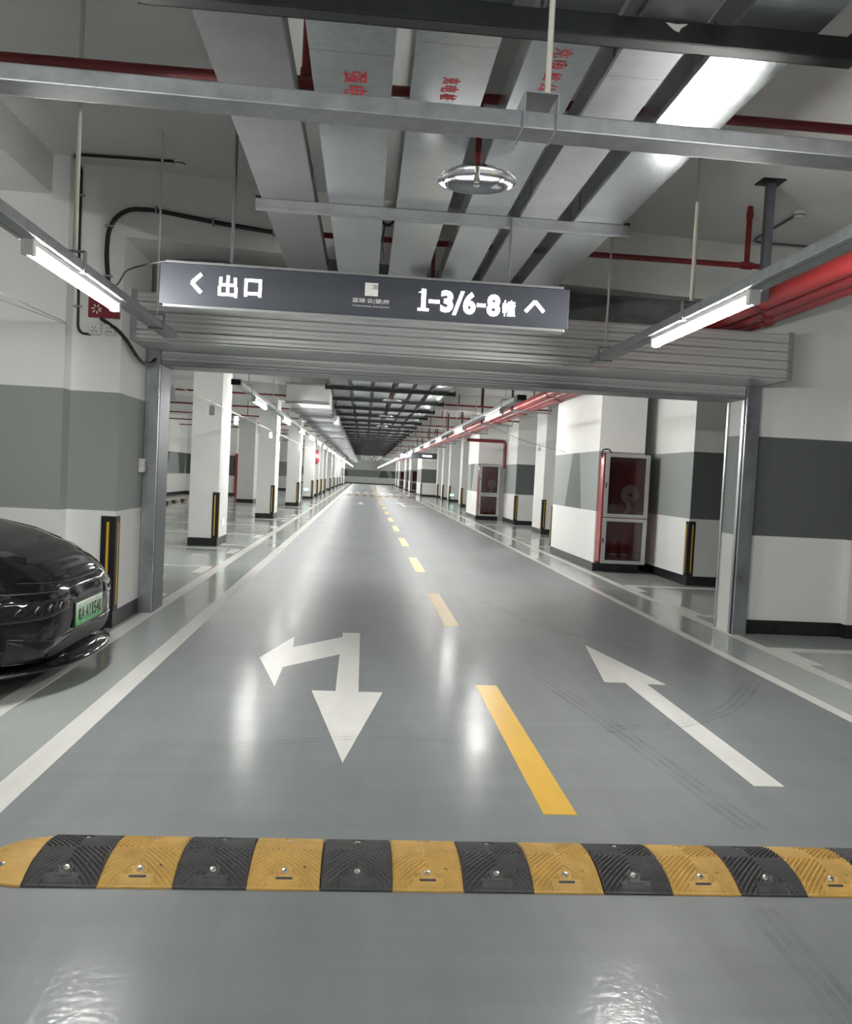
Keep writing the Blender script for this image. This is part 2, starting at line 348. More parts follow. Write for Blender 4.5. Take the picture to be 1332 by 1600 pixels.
# beam above the gate (it meets the left pillar flush and the right wall)
gb_ = MB(); gb_.prism([(-2.14, 7.37), (3.6, 8.24), (9, 8.28), (9, 8.62), (-2.14, 8.62)], 3.37, CEIL)
struct('ceiling_beam', gb_, 'paint_white', 'white beam above the rolling gate')
struct('ceiling_beam', MB().box(-4.2, -2.68, -9, 7.2, 3.63, CEIL), 'ceiling_paint', 'deep beam over the bay of the black car')
struct('ceiling_beam', MB().box(4.6, 6.2, -9, 8.2, 3.55, CEIL), 'ceiling_paint', 'deep beam over the bay beside the gate')
yb = 15.9
for k in range(12):
    struct('ceiling_beam', MB().box(-14, 14, yb - .25, yb + .25, 3.5, CEIL), 'paint_white', '%s white cross beam past the gate' % ORD[k]); yb += 9.35

# ------------------------------------------------------------------ walls round the gate
def wall_box(name, x0, x1, y0, y1, m='paint_grey_band', z1=CEIL, label=None, base=True, bl=None):
    o = struct(name, MB().box(x0, x1, y0, y1, 0, z1), m, label)
    if base:
        MB().box(x0 - .006, x1 + .006, y0 - .006, y1 + .006, 0, 0.145, 0.003).build('baseboard', 'skirting_black', o)
    return o
wall_box('wall_left', -14, -2.54, 7.2, 7.6, label='white wall with grey band behind the black car')
wall_box('pillar', -2.54, -2.13, 7.37, 8.62, label='square pillar carrying sockets beside the gate')
struct('wall_left', MB().box(-14, -2.13, 8.3, 8.62, 0, CEIL), 'paint_grey_band', 'back of the wall beside the gate')
rw = struct('wall_right', MB().box(3.84, 5.03, 8.3, 8.62, 0, CEIL), 'paint_dark_band', 'white wall with dark grey band beside the gate')
MB().box(3.97, 5.03, 8.292, 8.3, 0, 0.145).build('baseboard', 'skirting_black', rw)
MB().box(3.832, 3.84, 8.3, 8.62, 0.0, 3.37).build('gate_reveal', 'paint_grey_band', rw, 'white painted gate reveal with grey band')
wall_box('wall_right', 5.03, 14, 8.19, 8.62, 'paint_dark_band', label='wall of the next bay beside the gate')
# infill above the shutter housing, left open where the trays pass
inf = struct('wall_top', MB().box(-2.13, -0.78, 8.32, 8.38, 2.9, 3.37), 'fabric_grey', 'dark crumpled fire fabric closing the gap over the shutter')
MB().box(1.62, 3.3, 8.32, 8.38, 2.9, 3.37).build('fabric_panel', 'fabric_grey', inf)
MB().box(-0.78, 1.62, 8.32, 8.38, 2.9, 3.06).build('fabric_panel', 'fabric_grey', inf)
MB().box(-0.78, 1.62, 8.32, 8.38, 3.30, 3.37).build('fabric_panel', 'fabric_grey', inf)

# ------------------------------------------------------------------ corner guards
_guards = 0
def corner_guard(x, y, sx, where, z0=0.145, z1=0.98, leg=0.10):
    """two black rubber flanges with a yellow strip each on a vertical corner; sx = direction in which the x face looks"""
    t = thing('corner_guard', 'black and yellow corner guard on ' + where, 'corner guard', (x, y, z0), 'corner guards')
    th = 0.012
    a = MB().box(min(x, x - sx * leg), max(x, x - sx * leg), y - th, y, z0, z1, 0.002)
    a.box(min(x, x + sx * th), max(x, x + sx * th), y - th, y + leg, z0, z1, 0.002)
    a.build('rubber_body', 'black_plastic', t)
    for (q0, q1) in ((0.045, 0.066),):
        xa, xb = sorted((x - sx * q0, x - sx * q1))
        MB().box(xa, xb, y - th - .004, y - th + .001, z0 + .05, z1 - .05).build('yellow_strip', 'guard_yellow', t)
    xa, xb = sorted((x + sx * (th - .001), x + sx * (th + .004)))
    MB().box(xa, xb, y + .045, y + .066, z0 + .05, z1 - .05).build('yellow_strip', 'guard_yellow', t)
    return t
corner_guard(-2.13, 7.37, 1, 'the pillar between the black car and the gate', leg=0.115, z1=0.975)

# ------------------------------------------------------------------ columns past the gate, bay side (lamp row above the cars)
colY = [15.35, 24.75, 34.1, 43.5, 48.9, 53.2, 58.4, 67.5, 76.5, 86.0, 95.0]
for i, yy in enumerate(colY):
    w0, w1 = (-3.14, -2.62) if i < 4 else (-3.2, -2.66)
    where = 'the %s car-side column past the gate' % ORD[i]
    wall_box('column', w0, w1, yy, yy + 1.05, 'paint_white', label='white square column, %s past the gate on the car side' % ORD[i])
    corner_guard(w1, yy, 1, where)
wall_box('wall_left', -14, -2.58, 103.5, 110, 'paint_grey_band', label='protruding white wall with grey band at the far end')
corner_guard(-2.58, 103.5, 1, 'the protruding wall at the far end')
# the bays behind those columns
wl = wall_box('wall_left', -9.4, -9.0, 8.62, 46, 'paint_grey_band', label='long side wall behind the bays past the gate')
for (ya, yb_, yc, yd) in ((34.5, 36.6, 35.2, 36.2), (37.8, 38.6, 37.2, 39.4), (41.5, 42.4, 41.0, 42.9)):
    MB().prism_x([(ya, 1.02), (yb_, 1.02), (yd, 2.04), (yc, 2.04)], -9.0, -8.995).build('painted_panel', 'dark_paint', wl)
wall_box('column', -5.3, -4.62, 35.4, 36.4, 'paint_white', label='white column standing in the second row behind the third column')
wall_box('wall_left', -9.0, -6.5, 43.0, 43.4, 'paint_dark_band', label='short wall with dark band behind the first column')
wall_box('wall_left', -6.35, -5.2, 50.0, 50.4, 'paint_dark_band', label='short wall with dark band behind the second column')
wall_box('wall_left', -12, -5.0, 60.0, 60.4, 'paint_grey_band', label='far bay wall with grey band behind the third column')
rd_ = thing('red_door', 'narrow red lit door edge behind the first column', 'door', (-6.45, 42.95, 0))
MB().box(-6.55, -6.42, 42.9, 42.98, 0, 2.15, 0.01).build('door_leaf', 'pipe_red_bright', rd_); MB().box(-6.41, -6.35, 42.9, 42.98, 0, 2.2, 0.01).build('door_frame', 'cabinet_frame', rd_)

# ------------------------------------------------------------------ walls and pillars past the gate, pipe side
def trapezoid(parent, x, pts): MB().prism_x(pts, x - 0.004, x).build('painted_panel', 'dark_paint', parent, 'dark grey painted trapezoid')
r2w = wall_box('wall_right', 4.97, 14, 12.3, 14.95, 'paint_dark_band', label='corner of the bay wall with dark band just past the gate')
MB().box(4.962, 4.97, 12.3, 14.95, 0.145, CEIL).build('side_coat', 'paint_grey_band', r2w, 'paler banded side of the wall')
corner_guard(4.962, 12.3, -1, 'the bay wall just past the gate')
p1 = wall_box('pillar', 3.95, 4.74, 13.87, 17.1, 'paint_grey_band', label='deep white pillar with dark trapezoid, nearest past the gate')
trapezoid(p1, 3.95, [(16.06, 1.02), (14.87, 1.02), (15.17, 2.04), (15.65, 2.04)])
corner_guard(3.95, 17.11, -1, 'the rear edge of the nearest deep pillar')
struct('wall_right', MB().box(4.74, 14, 14.95, 15.2, 0, CEIL), 'paint_white', 'recessed wall behind the red riser')
wall_box('column', 5.06, 5.7, 23.2, 24.5, 'paint_white', label='white column between the two deep pillars')
corner_guard(5.06, 23.2, -1, 'the white column between the two deep pillars')
w3 = wall_box('wall_right', 5.1, 14, 27.7, 30.0, 'paint_dark_band', label='bay wall with dark band beside the further fire cabinet')
MB().box(5.092, 5.1, 27.7, 30.0, 0.145, CEIL).build('side_coat', 'paint_grey_band', w3)
corner_guard(5.092, 27.7, -1, 'the bay wall beside the further fire cabinet')
p2 = wall_box('pillar', 4.1, 4.9, 30.0, 32.9, 'paint_grey_band', label='deep white pillar with the further fire cabinet')
trapezoid(p2, 4.1, [(31.75, 1.02), (31.55, 1.02), (31.0, 2.04), (32.1, 2.04)])
corner_guard(4.1, 32.91, -1, 'the rear edge of the further deep pillar')
struct('wall_right', MB().box(4.9, 14, 30.0, 30.3, 0, CEIL), 'paint_white', 'recessed wall beside the further fire cabinet')
for i, (x0, x1, yy) in enumerate(((5.05, 5.6, 42.9), (5.3, 5.95, 51.4), (5.35, 5.95, 56.4), (5.3, 5.9, 60.0))):
    wall_box('column', x0, x1, yy, yy + 1.0, 'paint_white', label='slim far column, %s past the further fire cabinet' % ORD[i])
    corner_guard(x0, yy, -1, 'the slim far column, %s past the further fire cabinet' % ORD[i])
struct('wall_right', MB().box(5.6, 14, 43.26, 43.5, 0, CEIL), 'paint_white', 'white wall holding the slim distant cabinet')
for i, (x0, x1, yy, dy) in enumerate(((4.25, 14, 62.0, 5), (4.25, 5.0, 76.2, 3.5), (4.3, 14, 86.0, 4), (4.3, 5.2, 102.0, 4), (4.35, 14, 112.0, 4))):
    o = wall_box('wall_right', x0, x1, yy, yy + dy, 'paint_dark_band', label='far wall block with dark band, %s of the distant blocks' % ORD[i])
    MB().box(x0 - .008, x0, yy, yy + dy, 0.145, CEIL).build('side_coat', 'paint_grey_band', o)
    corner_guard(x0 - .008, yy, -1, 'the %s of the distant wall blocks' % ORD[i])
wall_box('wall_right', 11.5, 12, 8.62, 60, 'paint_grey_band', label='outer wall behind the bays on the pipe side')
# far end wall
fw = wall_box('wall_back', -14, 14, FAR - 1, FAR, 'paint_grey_band', label='far end wall closing the lane')
for (a, c, d, e) in ((-3.4, -2.3, -2.6, -3.1), (2.1, 3.6, 3.2, 2.5), (4.2, 4.9, 5.4, 3.9), (-6.0, -4.9, -5.2, -5.7)):
    MB().prism_y([(a, 1.02), (c, 1.02), (d, 2.04), (e, 2.04)], FAR - 1.01, FAR - 1).build('painted_panel', 'dark_paint', fw)
# the part of the garage the picture does not show
wall_box('wall_front', -14, 14, -9.3, -9, 'paint_grey_band', label='wall behind the viewer')
wall_box('wall_left', -14.3, -14, -9, FAR, 'paint_grey_band', label='outer side wall beyond the car bays')
wall_box('wall_right', 14, 14.3, -9, FAR, 'paint_grey_band', label='outer side wall beyond the pipe side bays')

# ------------------------------------------------------------------ rolling shutter
sh = thing('roller_shutter', 'rolled-up galvanised roller shutter with ribbed housing over the gate', 'roller shutter', (0.9, 8.2, 0))
HB, HT, HY = 2.548, 2.962, 7.63
n = 5; ph = (HT - HB) / n
for k in range(n):
    z0 = HB + k * ph
    a = MB().prism_x([(HY + .012, z0 + .004), (HY, z0 + .012), (HY, z0 + ph * .45), (HY + .006, z0 + ph * .5), (HY, z0 + ph * .55), (HY, z0 + ph - .008), (HY + .012, z0 + ph - .001), (HY + .03, z0 + ph - .001), (HY + .03, z0 + .004)], -2.125, 3.95)
    a.build('housing_panel', 'shutter_steel', sh)
MB().box(-2.125, 3.98, HY + .01, 8.3, HB - .012, HB, 0.002).build('bottom_plate', 'shutter_steel', sh)
MB().box(-2.125, 3.98, HY + .01, 8.3, HT, HT + .008).build('top_plate', 'shutter_steel', sh)
a = MB().box(3.95, 3.975, HY - .012, 8.3, HB - .012, HT + .02, 0.002); a.box(3.925, 3.975, HY - .014, HY - .006, HB - .012, HT + .02)
pe = a.build('end_plate', 'galvanised_dull', sh)
for k in range(5): MB().lathe([(0, .006), (.006, .005), (.008, 0)], 10).xform(frame_m((3.937, HY - .014, HB + .04 + k * ph), (1, 0, 0), (0, 0, 1))).build('screw', 'bolt_steel', pe)
a = MB().box(-2.128, -2.118, HY - .012, 8.3, HB - .012, HT + .02); a.box(-2.125, -2.08, HY - .014, HY - .006, HB - .012, HT + .02)
a.build('end_plate', 'galvanised_dull', sh)
# guide rails
a = MB().box(-2.085, -1.995, 8.175, 8.215, 0, HB, 0.003); a.box(-2.125, -2.088, 8.19, 8.3, 0, HB, 0.003); a.build('guide_rail', 'rail_steel', sh)
MB().box(-2.10, -1.992, 8.225, 8.62, 0.0, HB, 0.003).build('jamb_lining', 'steel_dark', sh)
a = MB().box(3.822, 3.965, 8.18, 8.298, 0, HB, 0.003); a.build('guide_rail', 'rail_steel', sh)
MB().box(3.815, 3.832, 8.215, 8.235, 0, HB).build('guide_slot', 'black_plastic', sh)
a = MB().box(3.818, 3.836, 8.60, 8.64, 0, HB, 0.002); a.build('rear_rail', 'rail_steel', sh)
# curtain end hanging out of the slot
for k, (z0, z1) in enumerate(((2.478, 2.535), (2.43, 2.476))):
    MB().prism_x([(8.222, z0), (8.214, z0 + .012), (8.218, (z0 + z1) / 2), (8.214, z1 - .012), (8.222, z1), (8.236, z1), (8.236, z0)], -1.992, 3.82).build('slat', 'shutter_steel', sh)
a = MB().box(-1.992, 3.82, 8.205, 8.25, 2.412, 2.43, 0.002); a.build('bottom_bar', 'galvanised_dull', sh)
MB().box(-1.992, 3.82, 8.26, 8.62, 2.40, 2.56).build('lintel_casing', 'galvanised_dull', sh)

# ------------------------------------------------------------------ cable trays
TR = [(-0.70, -0.385, 'tray_grey', 'matt dark grey', 0.12), (-0.29, 0.035, 'tray_shiny', 'galvanised', 0.10), (0.125, 0.43, 'tray_shiny', 'galvanised', 0.10), (0.555, 0.805, 'tray_shiny', 'galvanised', 0.15), (0.90, 1.125, 'galvanised_dull', 'dull galvanised', 0.15), (1.24, 1.535, 'tray_shiny', 'bright galvanised', 0.15)]
TZ = 3.10
trays = []
for i, (x0, x1, m, look, h) in enumerate(TR):
    extra = {0: 'at the edge nearest the black car', 1: 'with two big red stencilled characters', 2: 'with three small red stencilled characters', 3: 'with a row of five red stencilled characters', 4: 'between the five-character one and the bright edge one', 5: 'at the edge nearest the red pipes'}[i]
    t = thing('cable_tray', '%s covered cable tray %s' % (look, extra), 'cable tray', ((x0 + x1) / 2, 0, TZ), 'cable trays running along the lane')
    trays.append(t)
    ys = [-8.6, -3.0, -1.0, 1.05 + .1 * (i % 3), 3.1 + .13 * ((i * 2) % 3), 5.0 + .2 * ((i * 5) % 4), 7.0 + .15 * (i % 3), 9.2, 20, 40, 70, 104]
    for k in range(len(ys) - 1):
        a = MB(); ya, yb2 = ys[k], ys[k + 1]
        a.box(x0, x1, ya + .002, yb2 - .002, TZ + .002, TZ + h)            # body
        a.box(x0 - .004, x1 + .004, ya + .001, yb2 - .001, TZ - .001, TZ + .004)  # folded cover edge
        a.box(x0 - .005, x0, ya + .002, yb2 - .002, TZ, TZ + .022); a.box(x1, x1 + .005, ya + .002, yb2 - .002, TZ, TZ + .022)
        sec = a.build('tray_section', m, t)
        if 1 < yb2 < 10:
            for sx_ in (x0 - .008, x1 + .002):
                MB().box(sx_, sx_ + .006, yb2 - .09, yb2 + .09, TZ + .028, TZ + h - .02).build('joint_plate', 'galvanised_dull', sec)
# stencilled characters (they read along the tray)
def stencil(tray, body, x, y, size, w, h):
    mb = fit(text_mb(body, 0.1, 0.0004, 0.0009), w, h)
    # text x axis runs along +y of the garage, facing down
    mb.xform(frame_m((x, y, TZ - .0022), (0, 1, 0), (1, 0, 0)))
    mb.build('stencil', 'stencil_red', tray, 'red stencilled characters')
for k, (c, yy) in enumerate((('强', 3.56), ('电', 3.69))): stencil(trays[1], c, -0.115 , yy, .1, 0.10, 0.095)
for k, c in enumerate('充电桩'): stencil(trays[2], c, 0.285, 3.52 + k * .075, .1, 0.055, 0.075)
for k, c in enumerate('充电桩公变'): stencil(trays[3], c, 0.685, 3.22 + k * .095, .1, 0.07, 0.075)

# tray supports
def support(y, x0, x1, m, label, grp, rods=True, hgt=0.06, dep=0.055):
    t = thing('tray_support', label, 'support bar', ((x0 + x1) / 2, y, TZ - .003), grp)
    zt = TZ - .003; zb = zt - hgt
    a = MB().box(x0, x1, y, y + .005, zb, zt); a.box(x0, x1, y, y + dep, zb, zb + .005); a.box(x0, x1, y + dep - .005, y + dep, zb, zt)
    a.box(x0, x1, y - .004, y + .0, zb, zb + .012)
    a.build('channel', m, t)
    for xx in (x0, x1 - .03): MB().box(xx - .002, xx + .032, y + .007, y + dep - .007, zb + .01, zt + .02).build('end_cap', 'channel_dark', t)
    if rods:
        for xx in (x0 + .03, x1 - .03): MB().tube([(xx, y + dep / 2, zb - .03), (xx, y + dep / 2, CEIL)], 0.006, 6).build('threaded_rod', 'steel_dark', t)
    return t
G_S = 'bars carrying the cable trays'
support(2.93, -0.85, 1.70, 'channel_dark', 'chipped black channel bar under the trays nearest the viewer', G_S, rods=False, hgt=0.075, dep=0.07)
sp2 = support(5.22, -0.74, 1.60, 'galvanised_dull', 'galvanised channel bar under the trays in front of the hanging sign', G_S, rods=False)
MB().prism_y([(0.98, 3.085), (1.02, 3.082), (1.06, 3.086), (1.035, 3.068), (1.03, 3.055), (1.015, 3.06), (1.005, 3.066)], 2.924, 2.927).build('chipped_patch', 'white_plastic', [o for o in COL.objects if o.name == 'tray_support'][0])
ys_ = 13.6; k = 0
while ys_ < 72:
    if k == 0: lab = 'dark channel bar under the trays, nearest past the gate'
    elif k < 14: lab = 'dark channel bar under the trays, %s past the gate' % ORD[k]
    else: lab = 'thin distant channel bar in the long row under the trays'
    support(ys_, -0.82, 1.68, 'channel_dark', lab, G_S, hgt=0.07); ys_ += 2.38; k += 1

# ------------------------------------------------------------------ tube lamps on metal trunking
def trunk(x0, x1, y0, y1, label, zb=2.48, hh=0.055):
    t = thing('lamp_trunking', label, 'trunking', ((x0 + x1) / 2, y0, zb), 'lamp trunkings')
    MB().box(x0, x1, y0, y1, zb, zb + hh, 0.004).build('trunk_body', 'trunking', t)
    a = MB().box(x0 + .03, x0 + .035, y0, y1, zb - .001, zb + .002); a.build('cover_seam', 'steel_dark', t)
    return t
def hanger(t, x0, x1, y, zb=2.48, hh=0.055, rod='rod_white', rr=0.012):
    xm = (x0 + x1) / 2
    a = MB().box(x0 - .006, x0, y - .02, y + .02, zb - .004, zb + .11); a.box(x1, x1 + .006, y - .02, y + .02, zb - .004, zb + .11); a.box(x0 - .006, x1 + .006, y - .02, y + .02, zb + .105, zb + .111)
    a.box(x0 - .006, x1 + .006, y - .02, y + .02, zb - .008, zb - .003)
    a.build('hanger_bracket', 'galvanised_dull', t)
    MB().tube([(xm, y, zb + .1), (xm, y, CEIL)], rr, 8).build('suspension_rod', rod, t)
def lamp(x, y0, y1, label, simple=False):
    t = thing('tube_lamp', label, 'tube lamp', (x, y0, 2.40), 'tube lamps along the lane')
    MB().box(x - .028, x + .028, y0, y1, 2.452, 2.479, 0.004).build('lamp_housing', 'white_plastic', t)
    if not simple:
        for ya, yb2 in ((y0 - .012, y0 + .03), (y1 - .03, y1 + .012)): MB().box(x - .03, x + .03, ya, yb2, 2.405, 2.48, 0.004).build('end_cap', 'white_plastic', t)
    MB().tube([(x, y0 + .012, 2.428), (x, y1 - .012, 2.428)], 0.024, 12).build('tube', 'tube_glow', t)
    return t
LX0, LX1, RX0, RX1 = -1.69, -1.585, 1.87, 1.975
tl = trunk(LX0, LX1, -8.5, 7.02, 'galvanised lamp trunking above the black car in front of the gate')
for yy in (-4.3, .4, 4.75, 6.55): hanger(tl, LX0, LX1, yy, rr=0.014 if yy == 4.75 else .009)
tr_ = trunk(RX0, RX1, -8.5, 6.98, 'galvanised lamp trunking beside the red pipes in front of the gate')
for yy in (-4.3, .4, 4.95, 6.75): hanger(tr_, RX0, RX1, yy, rr=0.014 if yy == 4.95 else .009)
tx = trunk(LX1 + .006, RX0 - .006, 2.46, 2.565, 'galvanised cross trunking spanning the lane nearest the viewer', zb=2.50, hh=0.05)
a = MB().box(.38, .384, 2.44, 2.585, 2.5, 2.66)
MB().box(.52, .524, 2.45, 2.575, 2.495, 2.602).build('hanger_bracket', 'galvanised_dull', tx); MB().box(.42, .424, 2.45, 2.575, 2.495, 2.602).build('hanger_bracket', 'galvanised_dull', tx)
MB().box(.42, .524, 2.45, 2.575, 2.60, 2.604).build('hanger_bracket', 'galvanised_dull', tx)
MB().tube([(.50, 2.51, 2.62), (.50, 2.51, CEIL)], 0.009, 8).build('suspension_rod', 'rod_white', tx)
tx.rotation_euler = (0, 0, math.radians(1.1)); tx.location.y += .025
xL, xR = (LX0 + LX1) / 2, (RX0 + RX1) / 2
lamp(xL, 4.12, 5.52, 'lit tube lamp above the bonnet of the black car'); lamp(xR, 4.12, 5.56, 'lit tube lamp in front of the red pipes and shutter housing')
for i, yy in enumerate((-0.4, -5.0)):
    lamp(xL, yy, yy + 1.35, 'lit tube lamp %s behind the one over the bonnet' % ORD[i]); lamp(xR, yy, yy + 1.35, 'lit tube lamp %s behind the one by the red pipes' % ORD[i])
tl2 = trunk(LX0, LX1, 10.55, 122, 'long lamp trunking past the gate on the side of the white duct')
tr2 = trunk(RX0, RX1, 10.4, 122, 'long lamp trunking past the gate on the side of the red pipes')
for t_, a0, a1 in ((tl2, LX0, LX1), (tr2, RX0, RX1)):
    MB().box(a0 - .006, a1 + .006, 10.36 if t_ is tr2 else 10.5, 10.62, 2.474, 2.54, 0.003).build('end_cap', 'channel_dark', t_)
    yy = 11.6
    while yy < 60: hanger(t_, a0, a1, yy, rr=.007); yy += 3.1
yl, yr = 12.2, 11.9
for k in range(25):
    for (x, y0, side) in ((xL, yl, 'white duct'), (xR, yr, 'red pipes')):
        if y0 > 119: continue
        lab = ('lit tube lamp, %s past the gate in the row by the %s' % (ORD[k], side)) if k < 11 else 'small distant tube lamp in the glowing row by the %s' % side
        lamp(x, y0, y0 + 1.4, lab, simple=k > 2)
    yl += 4.25; yr += 4.6

# ------------------------------------------------------------------ hanging sign
sx0, sx1 = -1.615, 1.545
sg = thing('hanging_sign', 'dark grey hanging direction sign with glowing white arrows and characters', 'sign', (0, 6.6, 2.65))
SYF = 6.555
MB().box(sx0, sx1, SYF, SYF + .11, 2.668, 2.975, 0.003).build('sign_panel', 'sign_face', sg)
MB().box(sx0 + .04, sx1 - .05, SYF - .004, SYF + .114, 2.978, 2.996, 0.002).build('top_rail', 'aluminium', sg)
MB().box(sx0 + .03, sx1 - .03, SYF - .006, SYF + .116, 2.645, 2.666, 0.002).build('bottom_rail', 'aluminium', sg)
def sgn(body, w, h, x, z, m='sign_letters', bold=0.0, ext=0.004):
    mb = fit(text_mb(body, 0.2, ext, bold), w, h); mb.xform(frame_m((x, SYF - .003, z), (1, 0, 0), (0, 0, 1))); return mb.build('lettering', m, sg)
def bar(p, q, wd, m='sign_letters', name='arrow'):
    p = Vector((p[0], 0, p[1])); q = Vector((q[0], 0, q[1])); return (p, q, wd)
def chevron(pts, r):
    MB().tube([(x, SYF - .002, z) for x, z in pts[:2]], r, 10).tube([(x, SYF - .002, z) for x, z in pts[1:]], r, 10).build('arrow', 'sign_letters', sg)
chevron([(-1.305, 2.905), (-1.375, 2.836), (-1.305, 2.765)], 0.014)
chevron([(1.20, 2.785), (1.272, 2.868), (1.345, 2.79)], 0.014)
sgn('出', 0.145, 0.165, -1.105, 2.825, bold=0.0042); sgn('口', 0.13, 0.135, -0.915, 2.825, bold=0.006)
for ch, w, x, h, z in (('-', .085, .478, .026, 2.815), ('3', .098, .578, .168, 2.822), ('/', .09, .668, .185, 2.815), ('6', .098, .755, .172, 2.82), ('-', .07, .848, .026, 2.81), ('8', .105, .945, .17, 2.815)):
    sgn(ch, w, h, x, z, bold=0.008 if ch not in '-/' else 0.002)
a = MB().box(.378, .412, SYF - .006, SYF, 2.745, 2.905); a.box(.352, .438, SYF - .006, SYF, 2.738, 2.758); a.prism_y([(.352, 2.878), (.38, 2.888), (.38, 2.905), (.40, 2.905), (.39, 2.88)], SYF - .006, SYF); a.build('lettering', 'sign_letters', sg)
sgn('幢', 0.10, 0.125, 1.068, 2.80, bold=0.0018)
lg = MB().box(-.062, .04, SYF - .003, SYF, 2.825, 2.925).build('emblem', 'sign_print', sg)
for (z0, xa) in ((2.906, -.008), (2.897, .004), (2.888, .0), (2.879, -.006)): MB().box(xa, .041, SYF - .0045, SYF - .002, z0, z0 + .004).build('emblem_line', 'sign_face', lg)
sgn('蓝城·云|望|府', 0.285, 0.04, -.012, 2.785, 'sign_print', ext=.001, bold=.0012); sgn('YUNWANG MANSION', 0.285, 0.011, -.012, 2.745, 'sign_print', ext=.001)
SK = 0.793                                   # the panel is 2.5 m long
sg.scale = (SK, SK, SK); sg.location = (0, 5.205, 2.402)
def on_sign(mb, name, m):
    mb.v = [((p[0] - sg.location.x) / SK, (p[1] - sg.location.y) / SK, (p[2] - sg.location.z) / SK) for p in mb.v]
    o = bpy.data.objects.new(name, mb.mesh(name, m)); COL.objects.link(o); o.parent = sg
STOP = 2.402 + (2.996 - 2.65) * SK
on_sign(MB().tube([(-.866, 5.215, STOP - .01), (-.866, 5.215, CEIL)], .0105, 8), 'suspension_rod', 'steel_dark')
on_sign(MB().tube([(.842, 5.212, STOP - .01), (.842, 5.212, 3.085)], .0085, 8), 'suspension_rod', 'steel_dark')
on_sign(MB().tube(arc([(-2.2, 7.3, 2.93), (-1.95, 6.6, 2.80), (-1.6, 5.6, 2.70), (-1.25, 5.22, 2.69), (-.9, 5.21, 2.70), (-.84, 5.21, STOP)], .2), .006, 6), 'supply_cable', 'black_plastic')

# ------------------------------------------------------------------ red pipework
def pipe_thing(name, label, cat, paths, m, r, group=None, joints=()):
    t = thing(name, label, cat, paths[0][0], group)
    for k, p in enumerate(paths): MB().tube(arc(p, r * 2), r, 12).build('pipe_run' if k == 0 else 'pipe_branch', m, t)
    for (p, q, rr) in joints: MB().tube([p, q], rr, 12).build('coupling', m, t)
    return t
pipe_thing('sprinkler_pipe', 'red sprinkler pipe under the ceiling above the cross trunking', 'pipe', [[(-2.6, 4.32, 3.40), (4.5, 4.32, 3.40)], [(-.385, 4.32, 3.40), (-.385, 4.32, CEIL)]], 'pipe_red', 0.026, 'sprinkler pipes', joints=[((-.44, 4.32, 3.40), (-.33, 4.32, 3.40), .034), ((-.385, 4.32, 3.42), (-.385, 4.32, 3.47), .032)])
pipe_thing('sprinkler_pipe', 'red sprinkler pipe across the beam above the gate with an elbow down', 'pipe', [[(-.6, 7.15, 3.44), (1.0, 7.15, 3.44), (3.40, 7.15, 3.44), (3.40, 7.15, 3.16)], [(3.25, 7.15, 3.46), (3.25, 7.15, CEIL)]], 'pipe_red', 0.024, 'sprinkler pipes', joints=[((3.2, 7.15, 3.44), (3.3, 7.15, 3.44), .032), ((3.25, 7.15, 3.85), (3.25, 7.15, 3.9), .03)])
for i, (x, yy) in enumerate(((.505, 4.32), (.5, 7.15))):
    t = thing('sprinkler_collector', 'chrome dish shaped sprinkler collector under a red drop pipe %s' % ('in front of the hanging sign' if i == 0 else 'just behind the hanging sign'), 'sprinkler', (x, yy, 2.97), 'sprinkler heads')
    MB().lathe([(0.0, .05), (.06, .048), (.12, .040), (.17, .024), (.203, .0), (.205, -.004), (.202, -.004), (.168, .016), (.12, .030), (.06, .038), (0.012, .040)], 40, (x, yy, 2.985)).build('collector_dish', 'chrome', t)
    MB().tube([(x, yy, 3.03), (x, yy, 3.42)], 0.016, 10).build('drop_pipe', 'pipe_red', t)
    a = MB().tube([(x, yy, 3.03), (x, yy, 2.975)], 0.013, 10); a.lathe([(0, -.075), (.014, -.075), (.017, -.07), (0.0, -.068)], 14, (x, yy, 3.03)); a.build('nozzle', 'bolt_steel', t)
    MB().tube([(x - .014, yy, 3.0), (x - .012, yy, 2.96)], .003, 6).tube([(x + .014, yy, 3.0), (x + .012, yy, 2.96)], .003, 6).build('nozzle_frame', 'bolt_steel', t)
# the big mains along the lane
for i, (x, z, r_) in enumerate(((3.30, 3.085, .078), (3.485, 3.06, .055), (3.635, 3.06, .055))):
    lab = ['thickest bright red main pipe along the lane', 'second red main pipe beside the thickest one', 'red main pipe nearest the wall'][i]
    t = thing('main_pipe', lab, 'pipe', (x, 0, z), 'red main pipes')
    MB().tube([(x, -8.8, z), (x, 100, z)], r_, 16).build('pipe_run', 'pipe_red_bright' if i == 0 else 'pipe_red_shaded', t)  # thinner mains carry their shade in the colour
    for yy in (1.2, 6.9, 12.4, 15.0, 18.5, 22.0, 27.0): MB().tube([(x, yy - .04 + .3 * i, z), (x, yy + .04 + .3 * i, z)], r_ + .014, 16).build('coupling', 'pipe_red', t)
yy = 13.3; k = 0
while yy < 70:
    t = thing('pipe_bracket', ('steel bracket under the red main pipes, %s past the gate' % ORD[k]) if k < 20 else 'distant bracket in the row under the red main pipes', 'bracket', (3.6, yy, 2.95), 'brackets under the mains')
    a = MB().box(3.12, 4.0, yy, yy + .05, 2.955, 2.998); a.build('cross_bar', 'galvanised_dull', t)
    MB().box(3.12, 3.165, yy, yy + .045, 2.99, CEIL).build('post', 'channel_dark', t)
    MB().box(3.97, 4.0, yy, yy + .045, 2.99, 3.12).build('stop', 'galvanised_dull', t)
    yy += 4.7; k += 1
